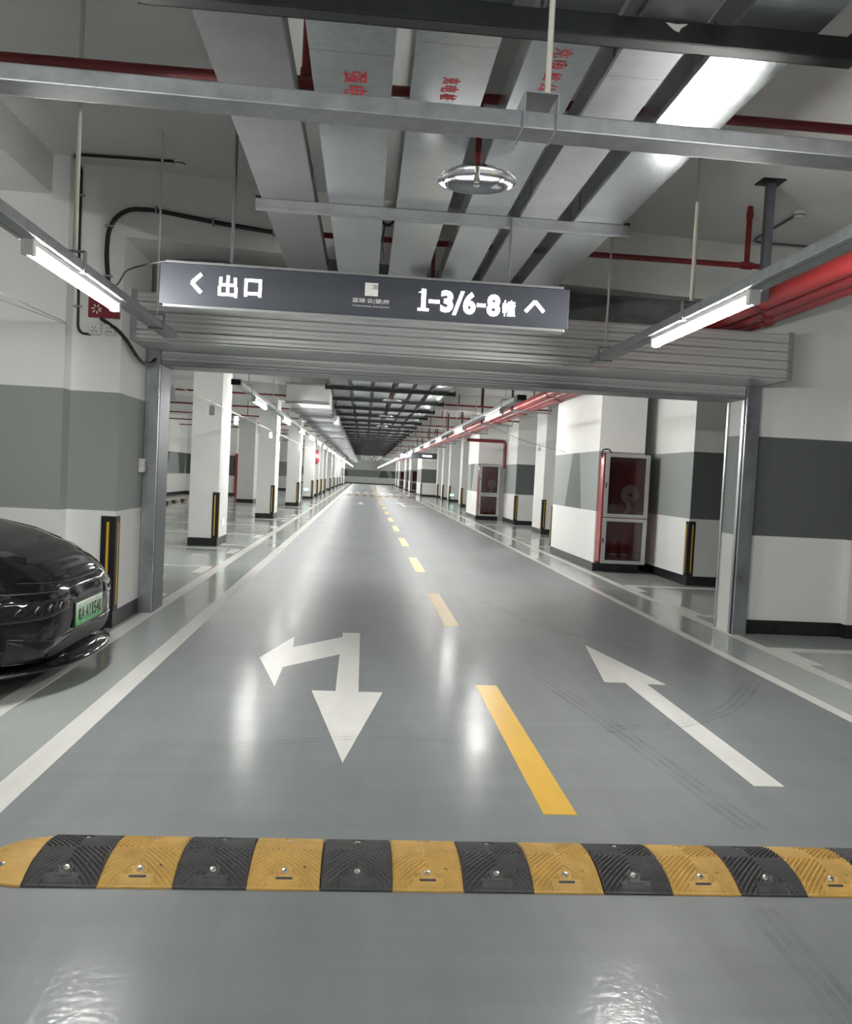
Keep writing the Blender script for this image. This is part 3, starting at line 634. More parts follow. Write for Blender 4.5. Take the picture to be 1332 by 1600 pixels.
# dark hanger post close to the gate
t = thing('hanger_post', 'dark steel hanger post under the ceiling beside the red elbow', 'post', (3.12, 6.55, 3.0))
MB().box(3.10, 3.165, 6.52, 6.58, 3.0, CEIL - .012, .003).build('post', 'steel_dark', t)
MB().box(3.035, 3.225, 6.47, 6.63, CEIL - .012, CEIL, .004).build('ceiling_plate', 'channel_dark', t)
# branch pipes across the lane past the gate
yy = 12.6
for k in range(11):
    z = 3.38
    lab = ('thin red sprinkler branch across the lane, %s past the gate' % ORD[k]) if k < 20 else 'distant red sprinkler branch across the lane'
    t = thing('sprinkler_branch', lab, 'pipe', (0, yy, z), 'sprinkler branches past the gate')
    MB().tube([(-8.9, yy, z), (4.9 if k < 5 else 4.2, yy, z)], 0.024, 8).build('pipe_run', 'pipe_red', t)
    for xx in (-4.4, 2.4, 3.0, 4.4): MB().tube([(xx, yy, z), (xx, yy, CEIL if xx != 2.4 else z + .3)], 0.014, 6).build('riser', 'pipe_red', t)
    yy += 4.675 if k < 7 else 9.35
for i, yy in enumerate((12.6, 17.275, 21.95, 26.625)):
    t = thing('sprinkler_collector', 'chrome dish shaped sprinkler collector, %s past the gate' % ORD[i], 'sprinkler', (.5, yy, 2.9), 'sprinkler heads')
    MB().lathe([(0.0, .05), (.12, .040), (.17, .024), (.205, 0), (.168, .016), (.12, .030), (0.012, .040)], 32, (.5, yy, 2.985)).build('collector_dish', 'chrome', t)
    MB().tube([(.5, yy, 3.02), (.5, yy, 3.4)], .014, 8).build('drop_pipe', 'pipe_red', t)
# red riser beside the nearest fire cabinet
pipe_thing('riser_pipe', 'vertical red riser above the nearest fire cabinet', 'pipe', [[(4.82, 14.55, 1.9), (4.82, 14.55, CEIL)]], 'pipe_red', .045, joints=[((4.82, 14.55, 2.38), (4.82, 14.55, 2.46), .06)])
pipe_thing('riser_pipe', 'vertical red riser above the further fire cabinet', 'pipe', [[(3.6, 29.7, 2.86), (5.0, 29.7, 2.86), (5.0, 29.7, 1.9)]], 'pipe_red', .06)

# ------------------------------------------------------------------ fire cabinets
def cabinet(x0, x1, y0, y1, which, inside=True):
    t = thing('fire_cabinet', 'red fire cabinet with grey framed glass doors on ' + which, 'fire cabinet', (x0, y0, 0.16), 'fire cabinets')
    z0, z1, zm = 0.16, 2.0, 0.93
    a = MB().box(x0, x0 + .02, y0 + .02, y1, z0, z1); a.box(x1 - .02, x1, y0 + .02, y1, z0, z1); a.box(x0, x1, y0 + .02, y1, z1 - .02, z1); a.box(x0, x1, y0 + .02, y1, z0, z0 + .02)
    a.build('cabinet_body', 'cabinet_red', t)
    a = MB().box(x0 + .02, x1 - .02, y1 - .015, y1 - .005, z0 + .02, z1 - .02); a.box(x0 + .02, x1 - .02, y0 + .03, y1 - .01, zm - .015, zm + .005); a.build('back_panel', 'cabinet_inside', t)
    fx0 = x0 + .03
    for nm, za, zb2 in (('upper_door', zm + .01, z1), ('lower_door', z0, zm - .005)):
        fwid = .07
        a = MB().box(fx0, fx0 + fwid, y0, y0 + .02, za, zb2, .003); a.box(x1 - fwid, x1, y0, y0 + .02, za, zb2, .003); a.box(fx0 + fwid, x1 - fwid, y0, y0 + .02, zb2 - fwid * .8, zb2, .003); a.box(fx0 + fwid, x1 - fwid, y0, y0 + .02, za, za + fwid * .8, .003)
        d = a.build(nm, 'cabinet_frame', t)
        MB().box(fx0 + fwid, x1 - fwid, y0 + .008, y0 + .012, za + fwid * .8, zb2 - fwid * .8).build('glass_pane', 'cabinet_glass', d)
        MB().box(fx0 + .012, fx0 + .034, y0 - .012, y0, (za + zb2) / 2 - .04, (za + zb2) / 2 + .04, .003).build('latch', 'black_plastic', d)
    ud = [c for c in t.children if c.name.startswith('upper_door')][0]
    if inside:
        xm = (x0 + x1) / 2
        h = thing('fire_hose', 'coiled white fire hose in the fire cabinet on ' + which, 'fire hose', (xm + .1, (y0 + y1) / 2, 1.1), 'coiled hoses')
        a = MB()
        pts = []
        for k in range(130):
            an = k * .28; rr = .03 + .125 * k / 130; pts.append((xm + .12 + rr * math.cos(an), (y0 + y1) / 2, 1.33 + rr * math.sin(an) * 1.05))
        a.tube(pts, .012, 6); a.build('hose_coil', 'hose_white', h)
        MB().tube([(xm + .1, (y0 + y1) / 2, 1.2), (xm + .12, (y0 + y1) / 2, 1.06), (xm + .02, (y0 + y1) / 2 - .02, .985)], [.05, .045, .03], 10).build('hose_end', 'hose_white', h)
        MB().lathe([(.02, 0), (.062, 0), (.062, .03), (.02, .03), (.02, 0)], 20).xform(frame_m((xm - .15, y1 - .05, 1.1), (1, 0, 0), (0, 0, 1))).build('nozzle_ring', 'galvanised_dull', h)
        for j, xx in enumerate((xm - .12, xm + .07)):
            e = thing('fire_extinguisher', 'red extinguisher %s the latch in the cabinet on %s' % ('nearer' if j == 0 else 'farther from', which), 'extinguisher', (xx, (y0 + y1) / 2, .181), 'extinguishers in cabinets')
            c = (xx, (y0 + y1) / 2, .181)
            MB().lathe([(0, 0), (.058, 0), (.064, .012), (.064, .30), (.055, .345), (.025, .375), (.018, .40), (0, .40)], 18, c).build('cylinder_body', 'extinguisher_red', e)
            MB().lathe([(.065, .12), (.065, .15)], 18, c).build('label_band', 'hose_white', e)
            a = MB().box(xx - .012, xx + .012, c[1] - .07, c[1] + .02, .59, .605); a.box(xx - .014, xx + .014, c[1] - .016, c[1] + .016, .575, .60); a.build('valve_handle', 'black_plastic', e)
    return t
c1 = cabinet(3.975, 4.765, 13.62, 13.865, 'the nearest deep pillar')
MB().tube(arc([(4.0, 13.75, 1.9), (3.955, 13.72, 1.98), (3.96, 13.7, 2.06), (4.06, 13.68, 2.075), (4.12, 13.7, 2.0)], .03), .012, 8).build('cable_loop', 'black_plastic', c1)
_l = fit(text_mb('119', .06, .0005), .075, .045); _l.xform(frame_m((4.45, 13.622, 1.2), (1, 0, 0), (0, 0, 1)))
cabinet(4.12, 4.88, 29.74, 29.99, 'the further deep pillar')
for i, (x0, x1, yy) in enumerate(((5.62, 6.25, 43.0), (4.28, 4.95, 75.9), (4.32, 5.0, 85.7), (4.32, 5.0, 101.7))):
    cabinet(x0, x1, yy, yy + .25, 'the %s of the distant blocks' % ORD[i], inside=False)

# ------------------------------------------------------------------ fittings on the near pillar and ceilings
def cable(name, label, pts, r, m='black_plastic', clips=(), rad=.08, cat='cable'):
    t = thing(name, label, cat, pts[0]); MB().tube(arc(pts, rad), r, 8).build('cable_run', m, t)
    for (p, ax) in clips:
        p = Vector(p); w = Vector((.035, 0, 0)) if ax == 'x' else Vector((0, 0, .035))
        MB().box(p.x - max(w.x, .008), p.x + max(w.x, .008), p.y - r - .006, p.y + .01, p.z - max(w.z, .008), p.z + max(w.z, .008), .002).build('clip', 'galvanised_dull', t)
    return t
YP = 7.352
cable('conduit', 'thin black conduit from the smoke detector down to the sockets', [(-1.68, 7.1, 3.935), (-2.49, 7.12, 3.935), (-2.50, YP, 3.90), (-2.50, YP, 3.27), (-2.49, YP, 2.57), (-2.46, YP, 2.525), (-2.38, YP, 2.52)], .011, clips=[((-2.5, YP, 3.68), 'x'), ((-2.495, YP, 2.75), 'x')], rad=.04)
YB = lambda x: 7.352 + max(0, (x + 2.14)) * 0.1515
cable('conduit', 'thick black conduit curving across the pillar and the beam', [(-.72, YB(-.72), 3.53), (-1.41, YB(-1.41), 3.57), (-1.9, YB(-1.9), 3.615), (-2.10, YB(-2.1), 3.60), (-2.21, YP, 3.52), (-2.265, YP, 3.40), (-2.275, YP, 3.2), (-2.25, YP, 2.96), (-2.26, YP, 2.87)], .02, clips=[((-1.41, YB(-1.41), 3.57), 'z'), ((-1.88, YB(-1.88), 3.615), 'z'), ((-2.255, YP, 3.44), 'x'), ((-2.252, YP, 3.02), 'x'), ((-.9, YB(-.9), 3.54), 'z')], rad=.16)
cable('conduit', 'black flexible conduit hanging from the red alarm board to the shutter rail', [(-2.3, YP, 2.66), (-2.22, YP - .02, 2.61), (-2.14, 7.315, 2.56), (-2.10, 7.42, 2.50), (-2.085, 7.65, 2.41), (-2.07, 7.85, 2.36), (-2.05, 8.02, 2.37), (-2.04, 8.17, 2.44)], .016, rad=.1)
for i, (x, lab) in enumerate(((-2.345, 'white wall socket box nearer the thin conduit'), (-2.222, 'white wall socket box nearer the pillar corner'))):
    t = thing('wall_socket', lab, 'socket', (x, 7.36, 2.565), 'wall sockets on the pillar')
    MB().box(x - .048, x + .048, 7.325, 7.369, 2.517, 2.613, .008).build('socket_box', 'white_plastic', t)
    fp = MB().box(x - .043, x + .043, 7.319, 7.327, 2.522, 2.608, .005).build('face_plate', 'white_plastic', t)
    for (dx, dz) in ((-.012, .015), (.012, .015), (-.018, -.02), (.018, -.02), (0, -.012)): MB().box(x + dx - .003, x + dx + .003, 7.317, 7.3195, 2.565 + dz - .008, 2.565 + dz + .006).build('pin_slot', 'black_plastic', fp)
t = thing('alarm_board', 'dark red board with white strokes behind the lit tube lamp', 'board', (-2.27, 7.36, 2.66))
rb = MB().box(-2.405, -2.145, 7.335, 7.369, 2.665, 2.87, .004).build('board', 'red_board', t)
for k in range(7):
    an = PI * (.05 + .3 * k); c = Vector((-2.335, 0, 2.735)); d = Vector((math.cos(an), 0, math.sin(an))); p, q = c + d * .018, c + d * .042
    MB().tube([(p.x, 7.334, p.z), (q.x, 7.334, q.z)], .0055, 6).build('white_stroke', 'sign_print', rb)
t = thing('control_button_box', 'small white shutter control box on the pillar side', 'control box', (-2.12, 8.1, 1.4))
MB().box(-2.13, -2.085, 8.06, 8.15, 1.36, 1.49, .005).build('box_body', 'white_plastic', t)
for dz in (0, .035, .07): MB().tube([(-2.085, 8.10, 1.385 + dz), (-2.078, 8.10, 1.385 + dz)], .011, 10).build('push_button', 'cabinet_frame', t)
MB().box(-2.105, -2.085, 8.15, 8.19, 1.38, 1.41, .004).build('cable_gland', 'black_plastic', t)
def detector(x, y, label):
    t = thing('smoke_detector', label, 'smoke detector', (x, y, CEIL), 'smoke detectors')
    MB().lathe([(0, -.055), (.03, -.055), (.042, -.045), (.045, -.02), (.05, -.018), (.052, 0)], 24, (x, y, CEIL)).build('detector_body', 'white_plastic', t)
    MB().lathe([(.0455, -.04), (.0465, -.03)], 24, (x, y, CEIL)).build('vent_ring', 'grey_conduit', t)
detector(-1.63, 7.1, 'white smoke detector on the ceiling at the end of the thin black conduit')
detector(3.71, 7.18, 'white smoke detector on the ceiling behind the dark hanger post')
cable('conduit', 'grey conduit bent along the ceiling from the detector by the hanger post', [(3.71, 7.2, 3.935), (3.70, 8.05, 3.935), (3.85, 8.1, 3.935), (4.62, 8.1, 3.935)], .012, 'grey_conduit', rad=.12)
cable('hanging_wire', 'thin wire stretched to the pillar beside the car', [(-1.9, 3.2, 2.26), (-2.53, 7.19, 2.58)], .0025, 'grey_conduit', cat='wire')
cable('hanging_wire', 'thin lower wire stretched to the pillar beside the car', [(-2.3, 4.0, 2.35), (-2.53, 7.19, 2.57)], .002, 'grey_conduit', cat='wire')
# coiled black cable over the trays
t = thing('cable_coil', 'small coil of black cable hanging between the trays above the sign', 'cable', (.08, 6.0, 3.25))
pts = [(.08 + .045 * math.cos(k * .5), 6.0 + .02 * math.sin(k * .13), 3.27 + .05 * math.sin(k * .5)) for k in range(50)]
MB().tube(pts, .006, 6).build('coil', 'black_plastic', t); MB().tube(arc([(.06, 6.0, 3.22), (.05, 6.02, 3.08), (.07, 6.03, 2.99)], .03), .006, 6).build('tail', 'black_plastic', t)

# ------------------------------------------------------------------ wires with white cards past the gate
t = thing('card_wire', 'thin wire with white cards past the gate by the columns', 'wire', (-2.05, 9, 2.3))
MB().tube([(-2.0387, 8.7, 2.29), (-2.09, 60, 2.29)], .004, 5).build('wire', 'rod_white', t)
for i, yy in enumerate((8.9, 11.2, 13.3, 16.2, 18.2, 20.3, 23.0, 26.5, 29.5)):
    x = -2.03 - .001 * yy
    c = thing('hanging_card', 'white card on the wire by the columns, %s from the gate' % ORD[i], 'card', (x, yy, 2.15), 'hanging cards')
    MB().box(x - .034, x + .034, yy - .001, yy + .001, 2.12, 2.25).build('card', 'white_plastic', c); MB().box(x - .004, x + .004, yy - .003, yy + .003, 2.25, 2.295).build('clip', 'galvanised_dull', c)
cable('hanging_wire', 'thin sagging wire from the lamp row to the nearest deep pillar', [(1.95, 14.4, 2.47), (3.0, 15.5, 2.20), (3.94, 16.2, 2.08)], .004, 'grey_conduit', rad=.8, cat='wire')
c = thing('hanging_card', 'small white card on the sagging wire by the deep pillar', 'card', (3.3, 15.7, 2.1), 'hanging cards')
MB().box(3.27, 3.33, 15.66, 15.665, 2.05, 2.12).build('card', 'white_plastic', c); MB().box(3.295, 3.305, 15.66, 15.665, 2.12, 2.165).build('clip', 'galvanised_dull', c)

# ------------------------------------------------------------------ air duct past the gate
DZ0, DZ1, DX0, DX1 = 2.80, 3.18, -1.60, -0.90
t = thing('ventilation_duct', 'long ribbed galvanised air duct hung past the gate', 'duct', (-1.25, 17, DZ0))
bx_ = MB().box(DX0 - .03, DX1 + .13, 16.9, 18.3, DZ0 - .0, DZ1 + .02, .006).build('silencer_box', 'duct_white', t, 'white box at the near end of the duct')
for (xa, za, xb, zb2) in ((DX0 - .04, DZ0 - .01, DX1 + .14, DZ0 + .03), (DX0 - .04, DZ1 - .01, DX1 + .14, DZ1 + .03)): MB().box(xa, xb, 16.88, 16.92, za, zb2).build('flange', 'galvanised', bx_)
yy = 18.3; k = 0
while yy < 96:
    L = 1.25
    MB().box(DX0, DX1, yy + .02, yy + L - .02, DZ0 + .04, DZ1 - .02, .004).build('duct_section', 'galvanised', t)
    a = MB().box(DX0 - .05, DX1 + .05, yy - .03, yy + .03, DZ0 - .03, DZ1 + .01); a.build('flange', 'galvanised_dull', t)
    if k % 2 == 0:
        hb = MB().box(DX0 - .12, DX1 + .12, yy + .55, yy + .60, DZ0 - .04, DZ0 + .03).build('hanger_bar', 'galvanised', t)
        for xx in (DX0 - .09, DX1 + .09): MB().tube([(xx, yy + .57, DZ0), (xx, yy + .57, CEIL)], .006, 6).build('hanger_rod', 'rod_white', hb)
    yy += L; k += 1
# outlet hanging under the duct side
MB().box(DX1 + .03, DX1 + .16, 22.3, 23.2, 2.72, 2.95, .005).build('side_outlet', 'duct_white', t)

# ------------------------------------------------------------------ small things far down the lane
for i, (x, yy, z, w) in enumerate(((-2.63, 15.9, .42, 'the first column'), (-2.63, 25.3, .42, 'the second column'), (-2.63, 34.6, .42, 'the third column'))):
    t = thing('exit_indicator', 'small green glowing escape indicator on %s past the gate' % w, 'exit light', (x, yy, z), 'escape indicators')
    MB().box(x, x + .02, yy - .12, yy + .12, z - .07, z + .07, .004).build('indicator_case', 'white_plastic', t); MB().box(x + .02, x + .024, yy - .10, yy + .10, z - .05, z + .05).build('indicator_face', 'exit_glow', t)
for i, (x, yy, z, w) in enumerate(((5.5, 51.36, .42, 'the slim far column on the pipe side'), (-2.95, 43.44, .5, 'the fourth column'))):
    t = thing('exit_indicator', 'green escape indicator facing the gate on %s' % w, 'exit light', (x, yy, z), 'escape indicators')
    MB().box(x - .16, x + .16, yy - .02, yy + .02, z - .08, z + .08, .004).build('indicator_case', 'white_plastic', t); MB().box(x - .13, x + .10, yy - .024, yy - .02, z - .06, z + .06).build('indicator_face', 'exit_glow', t)
t = thing('round_sign', 'dark red round disc sign beside the far columns', 'sign', (-2.72, 46.5, 2.25))
MB().lathe([(0, .01), (.40, .01), (.41, 0), (.41, -.02), (0, -.02)], 32).xform(frame_m((-2.72, 46.5, 2.25), (.5, .86, 0), (0, 0, 1))).build('disc', 'red_board', t)
MB().box(-2.86, -2.66, 46.30, 46.32, 2.2, 2.3).build('white_bar', 'sign_print', t); MB().tube([(-2.72, 46.55, 2.4), (-2.72, 46.55, CEIL)], .02, 8).build('pole', 'white_plastic', t)
t = thing('hanging_sign', 'distant dark hanging sign with glowing strips', 'sign', (2.5, 40, 2.3))
MB().box(1.55, 3.45, 40, 40.1, 2.33, 2.60, .004).build('sign_panel', 'sign_face', t)
for xa, xb in ((1.7, 2.2), (2.75, 3.2)): MB().box(xa, xb, 39.99, 40, 2.42, 2.5).build('lettering', 'far_sign_glow', t)
for xx in (1.7, 3.3): MB().tube([(xx, 40.05, 2.6), (xx, 40.05, CEIL)], .015, 6).build('suspension_rod', 'steel_dark', t)
for i, (x, yy) in enumerate(((-7.1, 31.0), (-7.15, 32.4), (-7.15, 33.9))):
    t = thing('wheel_stop', 'small black wheel stop on the bay floor, %s from the gate' % ORD[i], 'wheel stop', (x, yy, 0), 'wheel stops')
    MB().prism_y([(x - .08, 0), (x + .08, 0), (x + .05, .1), (x - .05, .1)], yy - .3, yy + .3).build('stop_block', 'rubber_black', t)
    for q in (-.18, .1): MB().prism_y([(x - .082, 0.0), (x + .084, 0.0), (x + .053, .103), (x - .053, .103)], yy + q, yy + q + .08).build('yellow_stripe', 'rubber_yellow', t)

# ------------------------------------------------------------------ speed bump
BW, BY0, BY1, BH = 0.250, 2.835, 3.215, 0.050
def bump_mesh(name, m, nx=96, ny=120):
    vs = []; fs = []
    yc = (BY1 - BY0) / 2
    for j in range(ny + 1):
        ty = j / ny; yl_ = ty * (BY1 - BY0); q = abs(yl_ - yc) / yc
        z = BH * max(0.0, (1 - q ** 2.1)) ** 0.8 if q < 1 else 0
        z = max(z, 0.008)
        for i in range(nx + 1):
            x = (i / nx) * BW
            dx = abs(x - BW / 2); dy = abs(yl_ - yc)
            phz = (dy - dx * 1.05) / 0.0225
            rid = (0.5 + 0.5 * math.cos(2 * PI * phz)); rid = max(0.0, min(1.0, (rid - .25) * 2.6))
            edge = min(1, min(x, BW - x) / .006) * min(1, min(yl_, BY1 - BY0 - yl_) / .02)
            # smooth pad round each bolt
            d1 = math.hypot((x - BW * .5), (yl_ - .075)); d2 = math.hypot((x - BW * .5), (yl_ - (BY1 - BY0) + .075))
            pad = 0.0 if min(d1, d2) < .026 else 1.0
            if dx < .055 and yl_ < .055: pad = 0.0
            zz = z + 0.009 * rid * edge * pad - (0.002 if edge < .5 else 0)
            if min(d1, d2) < .016: zz -= .004
            vs.append((x, yl_, zz))
    W_ = nx + 1
    for j in range(ny):
        for i in range(nx): fs.append((j * W_ + i, j * W_ + i + 1, (j + 1) * W_ + i + 1, (j + 1) * W_ + i))
    b0 = len(vs)
    # skirt
    ring = [i for i in range(W_)] + [j * W_ + nx for j in range(1, ny + 1)] + [ny * W_ + i for i in range(nx - 1, -1, -1)] + [j * W_ for j in range(ny - 1, 0, -1)]
    vs += [(vs[r][0], vs[r][1], 0.0) for r in ring]
    for k in range(len(ring)): fs.append((ring[k], b0 + k, b0 + (k + 1) % len(ring), ring[(k + 1) % len(ring)]))
    me = bpy.data.meshes.new(name); me.from_pydata(vs, [], fs); me.materials.append(MATS[m]); me.polygons.foreach_set('use_smooth', [True] * (nx * ny) + [False] * len(ring)); return me
bt = thing('speed_bump', 'black and yellow rubber speed bump across the lane nearest the viewer', 'speed bump', (-1.09, BY0, 0.002))
mb_, my_ = bump_mesh('segment', 'rubber_black'), bump_mesh('segment', 'rubber_yellow')
bolt_me = MB().lathe([(0, .006), (.005, .006), (.008, .003), (.0105, .004), (.0105, -.01)], 14).mesh('bolt', 'bolt_steel')
hole_me = MB().lathe([(0, .002), (.007, .002), (.009, 0), (.009, -.01)], 10).mesh('plug', 'rubber_black')
slot_me = MB().box(-.03, .03, -.006, .006, -.01, .0012, .003).mesh('slot', 'rubber_black')
def zat(yl_):
    yc = (BY1 - BY0) / 2; q = abs(yl_ - yc) / yc; return BH * (1 - q ** 2.1) ** .8
NSEG = 14; x = 0.0
for k in range(NSEG):
    o = bpy.data.objects.new('segment', mb_ if k % 2 == 0 else my_); COL.objects.link(o); o.parent = bt; o.location = (x, 0, 0)
    for yl_ in (.075, BY1 - BY0 - .075):
        q = bpy.data.objects.new('bolt', bolt_me); COL.objects.link(q); q.parent = o; q.location = (BW * .5, yl_, zat(yl_) - .001); q.rotation_euler = ((.38 if yl_ < .1 else -.38), 0, 0)
    q = bpy.data.objects.new('plug', hole_me); COL.objects.link(q); q.parent = o; q.location = (BW * .76, .085, zat(.085) + .003); q.rotation_euler = (.35, 0, 0)
    q = bpy.data.objects.new('moulded_slot', slot_me); COL.objects.link(q); q.parent = o; q.location = (BW * .5, .04, zat(.04)); q.rotation_euler = (.6, 0, 0)
    x += BW + (0.004 if k == 3 or k == 7 or k == 11 else 0.0008)
# rounded end cap
a = MB(); cap = []; na, nr = 20, 10
yc = (BY1 - BY0) / 2
for j in range(nr + 1):
    rr = j / nr
    for i in range(na + 1):
        an = PI / 2 + PI * i / na
        px, py = rr * .20 * math.cos(an), yc + rr * yc * math.sin(an); z = max(.008, BH * max(0, 1 - rr ** 2.1) ** .8) + (.002 * (math.cos(i * 2.2) > .2) if .3 < rr < .9 else 0)
        cap.append((px, py, z))
a.add(cap, [(j * (na + 1) + i, (j + 1) * (na + 1) + i, (j + 1) * (na + 1) + i + 1, j * (na + 1) + i + 1) for j in range(nr) for i in range(na)], True)
rim = [nr * (na + 1) + i for i in range(na + 1)]
a.add([cap[r] for r in rim] + [(cap[r][0], cap[r][1], 0) for r in rim], [(i, i + na + 1, i + na + 2, i + 1) for i in range(na)])
a.v = [(p[0] + bt.location.x, p[1] + bt.location.y, p[2] + bt.location.z) for p in a.v]
eo = a.build('end_cap', 'rubber_yellow', bt)
q = bpy.data.objects.new('bolt', bolt_me); COL.objects.link(q); q.parent = eo; q.location = (-.10, .10, .03); q.rotation_euler = (.3, -.2, 0)
# distant bump
t = thing('speed_bump', 'distant thin speed bump before the white crossing marks', 'speed bump', (1, 55, 0), 'speed bumps')
for k in range(18):
    MB().prism_x([(55.0, 0.002), (55.4, 0.002), (55.3, .045), (55.1, .045)], -1.3 + k * .25, -1.3 + k * .25 + .248).build('segment', 'rubber_black' if k % 2 else 'rubber_yellow', t)

# ------------------------------------------------------------------ black car parked nose out
NX, CY = -1.815, 5.73
def lerp(tab, d):
    if d <= tab[0][0]: return tab[0][1]
    for (a0, b0), (a1, b1) in zip(tab, tab[1:]):
        if d <= a1:
            t_ = (d - a0) / (a1 - a0); t_ = t_ * t_ * (3 - 2 * t_) * .35 + t_ * .65
            return b0 + (b1 - b0) * t_
    return tab[-1][1]
HW = [(0, .30), (.012, .46), (.03, .58), (.06, .69), (.12, .80), (.22, .91), (.36, .985), (.6, 1.03), (1.0, 1.055), (4.0, 1.055), (4.7, .98), (5.0, .85)]
ZT = [(0, .575), (.02, .64), (.05, .69), (.10, .735), (.2, .80), (.35, .88), (.6, .965), (1.0, 1.05), (1.5, 1.11), (4.2, 1.10), (4.9, 1.0), (5.0, .9)]
ZB = [(0, .42), (.012, .33), (.03, .25), (.06, .20), (.12, .175), (.3, .16), (4.8, .2), (5.0, .35)]
def section(d):
    return lerp(HW, d), lerp(ZB, d), lerp(ZT, d)
def body_pt(d, an):
    hw, zb, zt = section(d); zc = zb + (zt - zb) * .45
    c, s_ = math.cos(an), math.sin(an); n_ = 2 / 3.4
    v = hw * math.copysign(abs(c) ** n_, c)
    hz = (zt - zc) if s_ > 0 else (zc - zb)
    nz_ = 2 / (2.6 if s_ > 0 else 4.5)
    z = zc + hz * math.copysign(abs(s_) ** nz_, s_)
    return (NX - d, CY + v, z)
car = thing('car', 'glossy black electric car parked nose out beside the pillar', 'car', (NX - 2.4, CY, 0))
ds = [0, .004, .008, .012, .018, .024, .03, .04, .05, .06, .075, .09, .105, .12, .145, .17, .2, .23, .26, .3, .34, .38, .44, .5, .56, .64, .72, .82, .92, 1.05, 1.2, 1.4, 1.7, 2.2, 2.8, 3.4, 4.0, 4.3, 4.6, 4.8, 4.95, 5.0]
NA = 72
vs = [body_pt(d, 2 * PI * k / NA) for d in ds for k in range(NA)]
fs = [(i * NA + k, i * NA + (k + 1) % NA, (i + 1) * NA + (k + 1) % NA, (i + 1) * NA + k) for i in range(len(ds) - 1) for k in range(NA)]
a = MB().add(vs, fs, True); a.add(vs[:NA], [tuple(range(NA - 1, -1, -1))]); a.add(vs[-NA:], [tuple(range(NA))])
a.build('body_shell', 'car_black', car)
def front_x(v, z):
    """foremost point of the body at a lateral offset v and height z"""
    lo, hi = 0.0, 1.6
    def inside(d):
        hw, zb, zt = section(d); zc = zb + (zt - zb) * .45
        hz = (zt - zc) if z > zc else (zc - zb)
        e = 2.6 if z > zc else 4.5
        if abs(v) >= hw or abs(z - zc) >= hz: return False
        q = abs((z - zc) / hz)            # parametrise as in body_pt
        s_ = q ** (e / 2); c = math.sqrt(max(0, 1 - s_ * s_))
        return abs(v) <= hw * c ** (2 / 3.4)
    for _ in range(40):
        m_ = (lo + hi) / 2
        if inside(m_): hi = m_
        else: lo = m_
    return NX - hi
def patch(name, m, f_lo, f_hi, v0, v1, nu=28, nv=8, off=.004, parent=None, th=.006):
    """thin panel lying on the nose between two height curves"""
    vs = []
    for j in range(nv + 1):
        for i in range(nu + 1):
            v = v0 + (v1 - v0) * i / nu; z = f_lo(v) + (f_hi(v) - f_lo(v)) * j / nv
            vs.append((front_x(v, z) + off, CY + v, z))
    n_ = len(vs); W_ = nu + 1
    vs2 = [(x - th - off, y, z) for x, y, z in vs]
    fs = [(j * W_ + i, j * W_ + i + 1, (j + 1) * W_ + i + 1, (j + 1) * W_ + i) for j in range(nv) for i in range(nu)]
    ring = [i for i in range(W_)] + [j * W_ + nu for j in range(1, nv + 1)] + [nv * W_ + i for i in range(nu - 1, -1, -1)] + [j * W_ for j in range(nv - 1, 0, -1)]
    fs += [(ring[k], n_ + ring[k], n_ + ring[(k + 1) % len(ring)], ring[(k + 1) % len(ring)]) for k in range(len(ring))]
    return MB().add(vs + vs2, fs, True).build(name, m, parent or car)
def line_on(name, m, pts, r, off=.001, parent=None):
    MB().tube([(front_x(v, z) + off, CY + v, z) for v, z in pts], r, 6).build(name, m, parent or car)
def L(a_, b_, n_=16): return [(a_[0] + (b_[0] - a_[0]) * k / n_, a_[1] + (b_[1] - a_[1]) * k / n_) for k in range(n_ + 1)]
# headlamps, lamp strips, intakes
for s_ in (-1, 1):
    v0, v1 = (-.92, -.36) if s_ < 0 else (.36, .86)
    hl = patch('headlight', 'car_lamp', lambda v: .49 + .10 * max(0, (.62 - abs(v))) , lambda v: .585 + .05 * max(0, abs(v) - .4), v0, v1, off=.006)
    for k in range(4):
        vv = s_ * (.46 + .11 * k)
        MB().tube([(front_x(vv, .565) + .009, CY + vv, .565), (front_x(vv + s_ * .03, .545) + .009, CY + vv + s_ * .03, .545), (front_x(vv + s_ * .035, .53) + .009, CY + vv + s_ * .035, .53)], .006, 6).build('lamp_module', 'car_silver', hl)
    line_on('daylight_strip', 'car_silver', L((s_ * .40, .628), (s_ * .86, .652)), .004, .002, hl)
line_on('bonnet_seam', 'channel_dark', [(v, .668 + .035 * (abs(v) / .7) ** 2) for v in [(-.72 + 1.44 * k / 30) for k in range(31)]], .0035, .0)
patch('lower_intake', 'car_trim', lambda v: .235, lambda v: .335 - .06 * (abs(v) / .6) ** 2, -.56, .56, off=.003)
for s_ in (-1, 1):
    ci = patch('corner_intake', 'car_trim', lambda v: .25, lambda v: .25 + .14 * max(.1, (abs(v) - .55) / .3), s_ * .60 if s_ > 0 else -.86, .86 if s_ > 0 else -.60, nu=12, off=.003)
line_on('bumper_crease', 'car_black', L((-.86, .40), (-.58, .345)) + L((-.56, .345), (.56, .345)) + L((.58, .345), (.86, .40)), .006, .001)
a = MB(); lip = [(NX + .06 - .30 * (abs(v) / .86) ** 2.4, CY + v) for v in [(-.92 + 1.84 * k / 36) for k in range(37)]]
vs = []
for (x_, y_) in lip: vs += [(x_ + .02, y_, .165), (x_ + .025, y_, .18), (x_ - .16, y_, .215), (x_ - .34, y_, .165)]
a.add(vs, [(4 * i + k, 4 * i + (k + 1) % 4, 4 * i + 4 + (k + 1) % 4, 4 * i + 4 + k) for i in range(36) for k in range(4)], True); a.build('front_lip', 'car_black', car)
